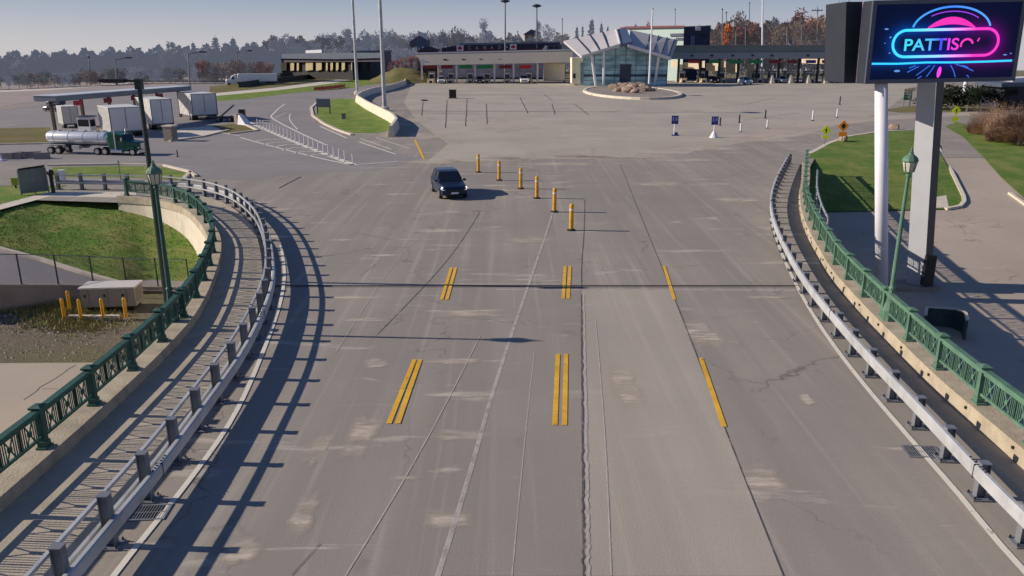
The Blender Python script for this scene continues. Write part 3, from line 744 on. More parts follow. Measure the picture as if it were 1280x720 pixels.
# grass blades (tufts on the lawns and dirt)
def blades(name, label, pts, m, hh=(.05,.14), w=.02):
    mb = MB()
    for p in pts:
        a = random.uniform(0,6.28); h = random.uniform(*hh); dx, dy = math.cos(a)*w, math.sin(a)*w; l = random.uniform(-.6,.6)*h
        mb.add([(p.x-dx,p.y-dy,p.z),(p.x+dx,p.y+dy,p.z),(p.x+l,p.y+random.uniform(-.5,.5)*h,p.z+h)], [(0,1,2)])
    o = mb.build(name, m, fix=False); tag(o, label, 'grass'); o['kind'] = 'stuff'
random.seed(4)
M_blade = mat('grass_blade', C(84,106,50,1.25), .9, 0, .35, .6)
M_bladeD = mat('dry_blade', C(122,116,66,1.3), .9, 0, .35, .8)
pts = []
n, k = 26, 12
for _ in range(9000):
    i = random.randrange(n); j = random.randrange(k); a, b = random.random(), random.random()
    q = [lawnv[j*(n+1)+i], lawnv[j*(n+1)+i+1], lawnv[(j+1)*(n+1)+i], lawnv[(j+1)*(n+1)+i+1]]
    p = q[0].lerp(q[1], a).lerp(q[2].lerp(q[3], a), b); pts.append(p)
blades('lawn_grass', 'short green grass growing on the sloping lawn left of the railing', pts, M_blade, (.04,.11), .018)
pts = []
for _ in range(2600):
    x = random.gauss(90, 32); y = random.gauss(397, 9)
    if y > 378 and x < 172: pts.append(g(x, y, zc))
for _ in range(1500): pts.append(g(random.uniform(-30,110), random.uniform(377,392), zc))
blades('weeds', 'dry yellow-green weeds around the yellow bollards and cabinet', pts, M_bladeD, (.08,.26), .03)
random.seed(77); mb = MB()
for _ in range(500):
    i = random.randrange(n); j = random.randrange(k); q = lawnv[j*(n+1)+i].lerp(lawnv[(j+1)*(n+1)+i+1], random.random()); a = random.uniform(0,6.28); r_ = random.uniform(.03,.07)
    mb.add([q+Vector((r_*math.cos(a+b_), r_*math.sin(a+b_)*.7, .06+random.uniform(0,.03))) for b_ in (0,1.6,3.1,4.7)], [(0,1,2,3)])
o = mb.build('fallen_leaves', mat('dead_leaf', C(140,104,62,1.3), .9, 0, .4, .5), fix=False); tag(o, 'brown fallen leaves scattered over the sloping lawn at left', 'leaves'); o['kind'] = 'stuff'
# wall pilasters, pipes on the retaining wall
t = thing('drain_pipe', 'dark vertical pipe with rails fixed to the pale retaining wall under the left railing', 'pipe', (0,0,0))
i0 = min(range(len(railL)), key=lambda i: abs(railL[i].x+18.6)+(0 if railL[i].y > 30 else 99))
p = offset(railL, -.34)[i0]; t.location = (p.x, p.y, -3.6)
mb = MB(); mb.tube((0,0,0),(0,0,2.6),.06); mb.build('pipe', M_dark, t)
mb = MB(); mb.tube((-.9,-.25,.9),(1.2,-.1,.9),.03); mb.tube((-.9,-.25,.45),(1.2,-.1,.45),.03); mb.build('handrail', M_galv_d, t)
mb = MB()
pl = offset(railL, -.3)
for dx in (4, 5, 9):
    q = pl[min(len(pl)-1, i0+dx//2)]; mb.box((q.x, q.y, -2.6), (.16,.12,1.8))
o = mb.build('wall_conduit', M_poleW); tag(o, 'pale vertical conduits on the retaining wall left of the dark pipe', 'conduit')
# gate and bits at the left end of the guardrail
a, b = g(27,244), g(61,240)
ghh = hz(a, 213)
t = thing('mesh_gate', 'grey mesh gate panel in a dark frame at the left end of the guardrail', 'gate', a, math.atan2(b.y-a.y, b.x-a.x)); L = (b-a).length
mb = MB()
for x in (0, L*.5, L): mb.tube((x,0,0),(x,0,ghh),.05)
mb.tube((0,0,ghh),(L,0,ghh),.05); mb.tube((0,0,.12),(L,0,.12),.04); mb.build('frame', M_galv_d, t)
mb = MB(); mb.poly([(0,0,.12),(L,0,.12),(L,0,ghh),(0,0,ghh)]); mb.build('mesh', mat('mesh_grey', C(120,130,124,.9), .7, 0, .1, 3), t)
mb = MB(); mb.tube((0,-.08,ghh+.05),(L*1.0,.0,ghh+.12),.06); mb.build('top_bar', M_black, t)
c = g(67,241); t = thing('gate_post', 'black gate post with a round latch box right of the grey mesh gate', 'post', c)
mb = MB(); mb.box((0,0,.65), (.16,.16,1.3)); mb.build('post', M_black, t); mb = MB(); mb.lathe([(.12,1.05),(.2,1.15),(.2,1.3),(.1,1.42)], n=10); mb.build('latch_box', M_black, t)
c = g(78,225); t = thing('utility_pedestal', 'small white utility pedestal behind the start of the left guardrail', 'utility box', c)
mb = MB(); mb.box((0,0,.3), (.34,.3,.6)); mb.build('body', M_poleW, t); mb = MB(); mb.box((0,0,.64), (.4,.36,.07)); mb.build('lid', M_poleW, t)
c = g(20,235); t = thing('hydrant_marker', 'lime yellow marker box on a short post on the grass left of the gate', 'marker', c)
mb = MB(); mb.box((0,0,.42), (.34,.22,.46)); mb.build('box', mat('olive_yellow', C(170,180,40,.9), .6), t); mb = MB(); mb.box((0,0,.1), (.08,.08,.2)); mb.build('post', M_dark, t)
c = g(151,225); t = thing('sign_post', 'thin grey metal post standing on the grass strip behind the guardrail', 'post', c)
mb = MB(); mb.tube((0,0,0),(0,0,hz(c,202)),.04); mb.build('post', M_galv_d, t); mb = MB(); mb.box((0,0,hz(c,202)), (.1,.02,.12)); mb.build('bracket', M_galv_d, t)
# jersey blocks along the far side of the grass (left edge)
src = None
for i, (px, py) in enumerate([(8,199),(19,198.5),(30,197),(42,197),(53,198.5)]):
    c = g(px, py); lab = ['leftmost weathered concrete block of the row on the grass edge','second concrete block from the left on the grass edge','middle concrete block of the row on the grass edge','second concrete block from the right on the grass edge','rightmost dark concrete block of the row on the grass edge'][i]
    if src is None:
        t = thing('concrete_block', lab, 'concrete block', c, R(8), 'weathered concrete blocks along the grass edge')
        mb = MB(); mb.sweep([(-.55,0),(.55,0)], [(-.25,0),(-.2,.15),(-.1,.5),(.1,.5),(.2,.15),(.25,0)]); mb.build('block', M_dirtconc, t); src = t
    else: dup(src, c, R(8+i*3), lab)
c = g(2,201); t = thing('white_post', 'leaning white post at the left photo edge beside the concrete blocks', 'post', c)
mb = MB(); mb.tube((0,0,0),(-.15,0,1.3),.1,.06); mb.build('post', M_poleW, t); mb = MB(); mb.lathe([(.3,0),(.3,.08),(.12,.12)], n=10); mb.build('base', M_poleW, t)
# ------------------------------------------------------------------ right lower side
def sheet_s(name, px, m, dz):
    bm = bmesh.new(); bm.faces.new([bm.verts.new((x, y, 0)) for x, y in px])
    y = min(q[1] for q in px)+2
    while y < max(q[1] for q in px):
        bmesh.ops.bisect_plane(bm, geom=bm.verts[:]+bm.edges[:]+bm.faces[:], plane_co=(0,y,0), plane_no=(0,1,0)); y += 4 if y < 210 else 12
    bmesh.ops.bisect_plane(bm, geom=bm.verts[:]+bm.edges[:]+bm.faces[:], plane_co=(0,197.2,0), plane_no=(0,1,0))
    bmesh.ops.triangulate(bm, faces=bm.faces[:])
    for v in bm.verts: v.co = gs(v.co.x, v.co.y, dz)
    me = bpy.data.meshes.new(name); bm.to_mesh(me); bm.free(); me.materials.append(m)
    o = bpy.data.objects.new(name, me); COL.objects.link(o); o['kind'] = 'structure'
    if me.polygons[0].normal.z < 0: me.flip_normals()
    return o
def ring_sheet_s(name, px, m, dz):
    return sheet_s(name, px, m, dz)
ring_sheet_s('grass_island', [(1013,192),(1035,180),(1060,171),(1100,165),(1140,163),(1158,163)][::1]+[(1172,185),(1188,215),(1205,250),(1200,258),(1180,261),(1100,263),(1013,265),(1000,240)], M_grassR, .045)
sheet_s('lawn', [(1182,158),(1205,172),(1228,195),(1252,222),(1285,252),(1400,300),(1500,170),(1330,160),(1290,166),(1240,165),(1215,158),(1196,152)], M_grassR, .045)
sheet_s('driveway_apron', [(1165,247),(1183,244),(1186,259),(1166,260)], M_conc, .055)
kerb_px([(1158,162.5),(1172,184),(1190,217),(1206,250),(1203,258),(1182,262)], fn=gs, h=.12)
kerb_px([(1262,242),(1290,262),(1330,285)], fn=gs, h=.12)
kerb_px([(1013,191.5),(1035,179.5),(1060,170.5),(1100,164.5),(1140,162.5)], fn=gs, h=.05, w=.4)
# plaza edges at right: worn verge strips
sheet('pavement_strip', [(905,172),(960,162),(1020,152),(1100,145),(1280,137),(1280,141),(1110,150),(1030,158),(975,168),(915,180)], M_drive, .009)
random.seed(9)
pts = []
for _ in range(5000):
    x = random.uniform(1015,1205); y = random.uniform(166,262)
    if 1013+(262-y)*0 < x < 1158+(y-163)*.5 and y > 190-(x-1013)*.2+2: pts.append(gs(x, y))
blades('lawn_grass', 'short green grass growing on the right lawn under the billboard', pts, M_blade, (.04,.12), .025)
# concrete bin walls beside the billboard column
c = gs(1178,415)
t = thing('bin_enclosure', 'low dark U-shaped concrete enclosure standing right of the billboard base behind the railing', 'enclosure', c, R(-25), None, .78)
mb = MB(); pts_ = [(-1.0,-.9),(-.9,.7),(.5,.95),(1.0,.5),(1.0,-.9)]
for a, b in zip(pts_[:-1], pts_[1:]): mb.beam((a[0],a[1],.55),(b[0],b[1],.55),.12,1.1)
mb.build('wall', mat('enclosure_slate', C(70,82,80,.9), .8, 0, .25, 2), t)
mb = MB()
for a, b in zip(pts_[:-1], pts_[1:]): mb.beam((a[0],a[1],1.13),(b[0],b[1],1.13),.16,.06)
mb.build('rim', M_conc, t)
# ------------------------------------------------------------------ billboard
bb = gs(1142, 372)
BY = bb.y
t = thing('billboard', 'large roadside billboard with a neon display on a white round pole and dark box column', 'billboard', (bb.x, BY, bb.z))
o = Vector(t.location)
rl = lambda v: Vector(v)-o
pA = at(1103, 372, BY); pT = at(1101.5, 95, BY)
mb = MB(); mb.tube(rl((pA.x,BY,bb.z-.3)), rl((pT.x,BY,pT.z)), .29, .27, n=24); mb.build('round_pole', M_poleW, t, smooth=False)
for p in t.children[0].data.polygons: p.use_smooth = len(p.vertices) == 4
YC = BY+1.5; q0 = at(1147,372,YC); q1 = at(1164,95,YC)
M_colL = mat('column_sunlit_side', C(184,184,186,1.0), .6, 0, .06, .8)  # sunlit side of the column, painted lighter
def column(p, q, wx, wy):
    mb = MB(); p, q = rl(p), rl(q)
    mb.add([(p.x-wx/2,p.y-wy/2,p.z),(p.x+wx/2,p.y-wy/2,p.z),(p.x+wx/2,p.y+wy/2,p.z),(p.x-wx/2,p.y+wy/2,p.z),(q.x-wx/2,q.y-wy/2,q.z),(q.x+wx/2,q.y-wy/2,q.z),(q.x+wx/2,q.y+wy/2,q.z),(q.x-wx/2,q.y+wy/2,q.z)],
           [(3,2,1,0),(4,5,6,7),(0,1,5,4),(1,2,6,5),(2,3,7,6),(3,0,4,7)])
    return mb
cm = column((q0.x,BY+.2,bb.z-.3),(q1.x,BY+.2,q1.z),.95,.95)
Mz = Matrix.Rotation(R(34),4,'Z')
cx = rl((q0.x,BY+.2,0)); 
cm2 = MB(); 
pz, qz = rl((q0.x,YC,bb.z-.3)), rl((q1.x,YC,q1.z))
hw = .42
ring = [(-hw,-hw),(hw,-hw),(hw,hw),(-hw,hw)]
def rot2(p, a): return (p[0]*math.cos(a)-p[1]*math.sin(a), p[0]*math.sin(a)+p[1]*math.cos(a))
ring = [rot2(p, R(41)) for p in ring]
cm2.add([(pz.x+a,pz.y+b,pz.z) for a, b in ring]+[(qz.x+a,qz.y+b,qz.z) for a, b in ring], [(3,2,1,0),(4,5,6,7),(0,1,5,4),(1,2,6,5),(2,3,7,6),(3,0,4,7)])
cm2.mi = [0,0,1,1,0,0]; cm2.build('box_column', [M_colL, M_dark], t)  # dark slot paints shade onto the right-hand faces
mb = MB(); mb.box((pz.x,pz.y-.62,1.1), (.5,.25,1.5)); mb.box((pz.x,pz.y-.76,1.5), (.22,.03,.34)); mb.build('meter_box', M_black, t)
mb = MB(); mb.box((pz.x-.6,pz.y,.12), (2.6,1.4,.3)); mb.build('footing', M_dirtconc, t)
# cabinet of the display
c0, c1, c2, c3 = at(1084,104.5,BY-.35), at(1273,100.5,BY-.35), at(1277,-2.5,BY-.35), at(1087,.5,BY-.35)
SC = (c0+c1+c2+c3)/4; SW = ((c1-c0).length+(c2-c3).length)/2; SH = ((c3-c0).length+(c2-c1).length)/2
roll = math.atan2((c1-c0).z, (c1-c0).x)
dsp = bpy.data.objects.new('display', None)
def dispart(mb, name, m, parent=None):
    ob = mb.build(name, m, parent or t)
    if parent is None:
        ob.location = rl(SC); ob.rotation_euler = (0, -roll, 0)
    return ob
mb = MB(); mb.box((0,.45,0), (SW,.8,SH))
cab = dispart(mb, 'display_cabinet', M_dark)
mb = MB(); fw = .17
for x in (-SW/2+fw/2, SW/2-fw/2): mb.box((x,-.02,0), (fw,.16,SH))
for z in (-SH/2+fw/2, SH/2-fw/2): mb.box((0,-.021,z), (SW-2*fw,.158,fw))
mb.build('display_frame', mat('display_frame', C(88,92,106,.9), .5, .2, .1, 1), cab)
# screen with glow
px2m = SW/190.0
def scr_mat():
    m = bpy.data.materials.new('led_screen'); m.use_nodes = True; nt = m.node_tree; N = nt.nodes; L = nt.links; b = N['Principled BSDF']
    b.inputs['Base Color'].default_value = (.002,.003,.008,1); b.inputs['Roughness'].default_value = .7; b.inputs['Specular IOR Level'].default_value = .05
    tc = N.new('ShaderNodeTexCoord'); sp = N.new('ShaderNodeSeparateXYZ'); L.new(tc.outputs['Object'], sp.inputs[0])
    def mt(op, a, b_=None):
        n = N.new('ShaderNodeMath'); n.operation = op
        for i, v in enumerate((a, b_)):
            if v is None: continue
            if isinstance(v, (int, float)): n.inputs[i].default_value = v
            else: L.new(v, n.inputs[i])
        return n.outputs[0]
    X = mt('SUBTRACT', sp.outputs[0], EX); Z = mt('SUBTRACT', sp.outputs[2], EZ)
    xx = mt('MAXIMUM', mt('SUBTRACT', mt('ABSOLUTE', X), EA), 0)
    ln = mt('SQRT', mt('ADD', mt('POWER', xx, 2), mt('POWER', Z, 2)))
    d = mt('ABSOLUTE', mt('SUBTRACT', ln, ER))
    gl_ = mt('POWER', 2.718, mt('MULTIPLY', d, -5.5))
    d2 = mt('ABSOLUTE', mt('SUBTRACT', sp.outputs[2], LZ))
    gl2 = mt('MULTIPLY', mt('POWER', 2.718, mt('MULTIPLY', d2, -7)), .45)
    tot = mt('MULTIPLY', mt('ADD', gl_, gl2), .55)
    r = N.new('ShaderNodeValToRGB'); e = r.color_ramp.elements; e[0].position = .3; e[0].color = (.0,.12,.75,1); e[1].position = .72; e[1].color = (.3,0,.4,1)
    e2 = r.color_ramp.elements.new(.5); e2.color = (.02,.02,.8,1)
    mr = N.new('ShaderNodeMapRange'); mr.inputs[1].default_value = -SW/2; mr.inputs[2].default_value = SW/2; L.new(sp.outputs[0], mr.inputs[0])
    L.new(mr.outputs[0], r.inputs[0])
    bg = N.new('ShaderNodeMix'); bg.data_type = 'RGBA'; bg.inputs['A'].default_value = (.003,.006,.03,1); L.new(r.outputs[0], bg.inputs['B']); L.new(tot, bg.inputs['Factor'])
    L.new(bg.outputs['Result'], b.inputs['Emission Color']); b.inputs['Emission Strength'].default_value = .9
    return m
def dpx(x, y):       # photo pixel -> display plane (x, z)
    return ((x-1180)*px2m, (51-y)*px2m)
EX, EZ = dpx(1182,53); EA = 50*px2m; ER = 16*px2m; LZ = dpx(0,77)[1]
mb = MB(); mb.box((0,.03,0), (SW-2*fw+.01,.04,SH-2*fw+.01)); scr = mb.build('screen', scr_mat(), cab)
def grad(name, stops, s):
    m = bpy.data.materials.new(name); m.use_nodes = True; nt = m.node_tree; N = nt.nodes; L = nt.links; b = N['Principled BSDF']
    b.inputs['Base Color'].default_value = (.01,.01,.01,1)
    tc = N.new('ShaderNodeTexCoord'); sp = N.new('ShaderNodeSeparateXYZ'); L.new(tc.outputs['Object'], sp.inputs[0])
    mr = N.new('ShaderNodeMapRange'); mr.inputs[1].default_value = -70*px2m; mr.inputs[2].default_value = 75*px2m; L.new(sp.outputs[0], mr.inputs[0])
    r = N.new('ShaderNodeValToRGB'); e = r.color_ramp.elements
    e[0].position, e[0].color = stops[0][0], (*stops[0][1],1); e[1].position, e[1].color = stops[-1][0], (*stops[-1][1],1)
    for p_, c_ in stops[1:-1]: x = e.new(p_); x.color = (*c_,1)
    L.new(mr.outputs[0], r.inputs[0]); L.new(r.outputs[0], b.inputs['Emission Color']); b.inputs['Emission Strength'].default_value = s
    return m
CY, BL, PK = (.05,.75,1.0), (.05,.08,1.0), (1.0,.04,.55)
M_neon = grad('neon_outline', [(.15,CY),(.45,(.35,.75,1)),(.58,(.9,.35,.95)),(.75,PK)], 1.1)
M_ntext = grad('neon_text', [(.2,CY),(.38,(.1,.45,1)),(.46,BL),(.53,(.8,.05,.9)),(.62,PK)], 1.0)
M_arc = grad('neon_arc', [(.1,(.05,.45,1)),(.5,(.05,.25,1)),(.9,(.1,.4,1))], 1.1)
def ribbon(mb, pts, w, y):
    n = len(pts); vs = []
    for i, p in enumerate(pts):
        a = Vector(pts[max(i-1,0)]); b = Vector(pts[min(i+1,n-1)]); d = (b-a).normalized(); nn = Vector((-d.y, d.x))*w/2
        vs += [(p[0]+nn.x, y, p[1]+nn.y), (p[0]-nn.x, y, p[1]-nn.y)]
    mb.add(vs, [(2*i,2*i+1,2*i+3,2*i+2) for i in range(n-1)])
YF = -.004
mb = MB(); pts_ = []
for k in range(25): a = math.pi/2+math.pi*k/24; pts_.append((EX-EA+ER*math.cos(a), EZ+ER*math.sin(a)))
for k in range(25): a = -math.pi/2+math.pi*k/24; pts_.append((EX+EA+ER*math.cos(a), EZ+ER*math.sin(a)))
pts_.append(pts_[0]); pts_.append(pts_[1]); ribbon(mb, pts_, 3.3*px2m, YF); mb.build('neon_outline', M_neon, scr, fix=False)
mb = MB(); cx_, cz_ = dpx(1187,36)
ribbon(mb, [(cx_+49*px2m*math.cos(a), cz_-3*px2m+29*px2m*math.sin(a)) for a in [math.pi*(.06+.88*k/30) for k in range(31)]], 2.4*px2m, YF); mb.build('neon_arc', M_arc, scr, fix=False)
mb = MB(); ribbon(mb, [(cx_+42*px2m*math.cos(a), cz_-3*px2m+23.5*px2m*math.sin(a)) for a in [math.pi*(.22+.5*k/30) for k in range(31)]], 1.2*px2m, YF); mb.build('inner_arc', emis('violet_glow', (.45,.05,1), .9), scr, fix=False)
mb = MB(); n = 24; top = [(cx_+(-31+62*k/n)*px2m, cz_+px2m*(14*math.sin(math.pi*(k/n))**.8)) for k in range(n+1)]; bot = [(cx_+(-31+62*k/n)*px2m, cz_+px2m*(5*math.sin(math.pi*k/n))) for k in range(n+1)]
mb.add([(x,YF,z) for x,z in top]+[(x,YF,z) for x,z in bot], [(i,i+1,n+2+i,n+1+i) for i in range(n)]); mb.build('pink_crescent', emis('pink_glow', (1,.03,.5), 1.0), scr, fix=False)
mb = MB(); ribbon(mb, [dpx(1092,76.5), dpx(1125,77.2), dpx(1160,76.3), dpx(1200,77), dpx(1235,76.8), dpx(1269,76.2)], 2.4*px2m, YF)
mb.build('light_line', emis('cyan_line', (.03,.6,1), 1.2), scr, fix=False)
mb = MB()
for a in [(1138,88,1152,81),(1150,92,1166,80),(1163,94,1172,80),(1192,80,1200,95),(1198,79,1222,88),(1140,83,1148,80),(1206,81,1215,84),(1152,96,1157,93),(1214,93,1217,96)]:
    ribbon(mb, [dpx(a[0],a[1]), dpx((a[0]+a[2])/2+.6,(a[1]+a[3])/2-.4), dpx(a[2],a[3])], 1.0*px2m, YF)
mb.build('light_ray', emis('blue_rays', (.05,.2,1), .9), scr, fix=False)
mb = MB(); x0, z0 = dpx(1178.5,88.5); mb.poly([(x0+2.6*px2m*math.cos(a)+.12*px2m*6*math.sin(a), YF, z0+6.8*px2m*math.sin(a)) for a in [2*math.pi*k/20 for k in range(20)]]); mb.build('pink_flare', emis('pink_flare', (1,.05,.8), 1.1), scr, fix=False)
mb = MB()
for x, y, rw, rh in [(1106,35,2.6,1),(1112,45,1.4,1),(1125,86,4,1.4),(1259,69,2.6,.8),(1266,67.5,1.5,.6),(1106,52,.8,.6),(1113,64,1.4,.6)]:
    a, b = dpx(x, y); mb.poly([(a+rw*px2m*math.cos(k), YF, b+rh*px2m*math.sin(k)) for k in [2*math.pi*j/10 for j in range(10)]])
mb.build('light_speck', emis('specks', (.15,.4,1), .8), scr, fix=False)
def text_mesh(name, body, size, m, parent, loc, rot=(math.pi/2,0,0), space=1.0, bold=0.0):
    cu = bpy.data.curves.new(name, 'FONT'); cu.body = body; cu.size = size; cu.align_x = 'LEFT'; cu.space_character = space; cu.offset = bold
    ob = bpy.data.objects.new('tmp', cu); COL.objects.link(ob)
    dg = bpy.context.evaluated_depsgraph_get(); me = bpy.data.meshes.new_from_object(ob.evaluated_get(dg)); bpy.data.objects.remove(ob)
    me.transform(Matrix.Translation(loc) @ Matrix.Diagonal((1,1,1,1)) @ Matrix.Rotation(rot[0],4,'X'))
    me.materials.clear(); me.materials.append(m)
    o_ = bpy.data.objects.new(name, me); COL.objects.link(o_); o_.parent = parent
    return o_
a = dpx(1129.5, 61.5)
lt_ = text_mesh('lettering', 'PATTIS', 20*px2m, M_ntext, scr, (a[0], YF-.002, a[1]), bold=.012)
wt = max(v.co.x for v in lt_.data.vertices)-min(v.co.x for v in lt_.data.vertices)
want = (1199-1130.5)*px2m; x_min = min(v.co.x for v in lt_.data.vertices)
for v in lt_.data.vertices: v.co.x = x_min+(v.co.x-x_min)*want/wt
mb = MB(); x0, z0 = dpx(1209,56); ribbon(mb, [(x0+7.4*px2m*math.cos(q), z0-.5*px2m+7.5*px2m*math.sin(q)) for q in [math.pi*(.08+1.0*k/16) for k in range(17)]], 2.6*px2m, YF-.002)
x1, z1 = dpx(1222.5,50); ribbon(mb, [(x1+1.4*px2m, z1+2*px2m), (x1-.6*px2m, z1-2*px2m)], 2*px2m, YF-.002)
mb.build('lettering', M_ntext, scr, fix=False)
# second cabinet seen edge-on, behind to the left
s0, s1, s2, s3 = at(1055,103.5,BY+1.2), at(1070,103.5,BY+1.2), at(1079,2,BY+1.2), at(1058,2.2,BY+1.2)
def slab(p, dy, m, name):
    mb = MB(); P0 = [rl(v) for v in p]; n = len(P0)
    mb.add([tuple(v) for v in P0]+[(v.x, v.y+dy, v.z) for v in P0], [tuple(range(n)), tuple(range(2*n-1,n-1,-1))]+[(i,(i+1)%n,n+(i+1)%n,n+i) for i in range(n)])
    return mb.build(name, m, t)
slab([s0,s1,s2,s3], 2.4, M_dark, 'rear_display_cabinet')
e0, e1, e2, e3 = at(1070,103.5,BY+1.15), at(1072,103.5,BY+1.15), at(1080.5,2,BY+1.15), at(1079,2,BY+1.15)
slab([e0,e1,e2,e3], .5, mat('pale_trim', C(214,190,205,.9), .5), 'edge_trim')
slab([at(1072.5,101,BY+1.3), at(1092,99,BY+1.3), at(1095,4,BY+1.3), at(1081,3,BY+1.3)], .8, M_black, 'rear_structure')
mb = MB(); a_, b_ = rl(at(1078,70,BY+1.2)), rl(at(1079.5,40,BY+1.2)); mb.beam(a_, b_, .06, .06); a_, b_ = rl(at(1076,95,BY+1.2)), rl(at(1084,93,BY+1.2)); mb.beam(a_, b_, .1, .1); mb.build('strut', M_galv_d, t)
# ================================================================== BACKGROUND
# ------------------------------------------------------------------ vehicles
def wheel(parent, x, y, r, w, rim=M_grey):
    mb = MB(); mb.tube((x,y-w/2,r),(x,y+w/2,r), r, n=18); o = mb.build('wheel', M_rubberk, parent)
    mb = MB(); mb.tube((x,y-w/2-.012,r),(x,y+w/2+.012,r), r*.62, n=14); mb.build('rim', rim, o); return o
def loft(mb, secs, mi=0):       # sections: (x, z0, z1, halfwidth, top halfwidth)
    vs = []
    for x, z0, z1, h, ht in secs:
        c = min(.08, (z1-z0)*.25)
        vs += [(x,-h*.93,z0),(x,-h,z0+c),(x,-h,z1-2.2*c),(x,-ht,z1),(x,ht,z1),(x,h,z1-2.2*c),(x,h,z0+c),(x,h*.93,z0)]
    n = 8; fs = []
    for i in range(len(secs)-1):
        for j in range(n): fs.append((i*n+j, i*n+(j+1)%n, (i+1)*n+(j+1)%n, (i+1)*n+j))
    fs += [tuple(range(n)), tuple(range(len(secs)*n-1, (len(secs)-1)*n-1, -1))]
    mb.add(vs, fs, mi)
def car(name, label, cat, loc, rz, paint, sc=1.0, suv=True, group=None):
    t = thing(name, label, cat, loc, rz, group, sc)
    hgt = 1.70 if suv else 1.45
    mb = MB(); loft(mb, [(2.30,.42,.72,.62,.58),(2.22,.30,.86,.82,.72),(1.95,.24,.95,.91,.8),(1.3,.24,1.02,.93,.84),(.85,.24,1.08,.93,.86),(-1.9,.24,1.10,.93,.86),(-2.25,.32,1.05,.88,.8),(-2.32,.42,.85,.8,.7)]); mb.build('body', paint, t)
    mb = MB(); rf = [(1.02,1.04,.84),(.22,hgt-.05,.66),(-.4,hgt,.67),(-1.75,hgt-.03,.65),(-2.2,1.08,.8)]
    vs = []
    for x, z, h in rf: vs += [(x,-h,z),(x,h,z)]
    vs += [(x,y*1.0,1.02) for x in (.22,-.4,-1.75) for y in (-.86,.86)]
    mb.add(vs, [(0,1,3,2),(2,3,5,4),(4,5,7,6),(6,7,9,8),(0,2,10),(2,4,12,10),(4,6,14,12),(6,8,14),(1,11,3),(3,11,13,5),(5,13,15,7),(7,15,9)]); mb.build('cabin', paint, t)
    mb = MB()
    def inset(q, k=.86, out=(0,0,0)):
        c = sum((Vector(p) for p in q), Vector())/len(q); return [c+(Vector(p)-c)*k+Vector(out) for p in q]
    mb.poly(inset([vs[0],vs[1],vs[3],vs[2]], .9, (.012,0,.014))); mb.build('windshield', M_glassd, t)
    for sgn, A in ((-1,(0,2,4,6,8)),(1,(1,3,5,7,9))):
        mb = MB()
        P4 = [Vector(vs[k]) for k in A]; z = 1.12
        fr = lambda p: Vector((p.x, p.y, p.z))
        a0 = Vector((.72,sgn*.87,z)); a1 = P4[1]*1; a2 = P4[2]*1; a3 = P4[3]*1; b2 = Vector((-.45,sgn*.87,z)); b3 = Vector((-1.9,sgn*.85,z))
        for q in ([a0,a1,a2,b2],[b2,a2,a3,b3]):
            mb.poly(inset(q, .84, (0,sgn*.02,0)))
        mb.build('side_window', M_glassd, t)
    mb = MB(); mb.poly(inset([vs[6],vs[7],vs[9],vs[8]], .82, (-.012,0,.01))); mb.build('rear_window', M_glassd, t)
    for s_ in (-1,1):
        mb = MB(); mb.add([(2.245,s_*.80,.66),(2.24,s_*.50,.66),(2.20,s_*.50,.80),(2.05,s_*.86,.86),(2.02,s_*.90,.72)], [(0,1,2,3,4)]); mb.v = [(x+.03,y*1.02,z+.012) for x,y,z in mb.v]
        mb.build('headlight', emis('headlight_lit', (1,1,1), 1.6), t)
        mb = MB(); mb.box((.75,s_*1.0,1.12), (.16,.2,.14)); mb.build('mirror', paint, t)
        mb = MB(); mb.box((-2.27,s_*.7,.85), (.1,.25,.22)); mb.build('tail_light', M_red, t)
    mb = MB(); mb.box((2.30,0,.60), (.03,1.0,.2)); mb.build('grille', M_black, t)
    mb = MB(); mb.box((2.33,0,.46), (.02,.5,.12)); mb.build('number_plate', M_poleW, t)
    for x in (1.45,-1.42):
        for s_ in (-1,1): wheel(t, x, s_*.84, .35, .22)
    return t
M_carblue = mat('dark_blue_paint', (.016,.026,.06), .18, .3, .05, 1)
c = g(558.5,248); car('suv', 'dark blue SUV with headlights lit driving towards the bridge on the left lanes', 'car', (c.x,c.y+1.4,.006), math.atan2(-.955,.26), M_carblue, .86)
M_carwhite = mat('white_car_paint', (.6,.62,.64), .3, .1, .05, 1)
c = g(931,105.5); car('car', 'pale car waiting in shadow under the right booth canopy', 'car', (c.x,c.y,.006), R(-82), M_carwhite, 1.05)
M_cardk = mat('dark_car_paint', (.02,.025,.05), .25, .3, .05, 1)
c = g(67,139); car('car', 'dark car nearer the camera beside the truck canopy at left', 'car', (c.x,c.y,.006), R(160), M_cardk, .62)
c = g(70,131.5); car('car', 'dark car behind the other dark car beside the truck canopy at left', 'car', (c.x,c.y,.006), R(165), mat('slate_car_paint', (.05,.06,.09), .3, .3, .05, 1), .62)
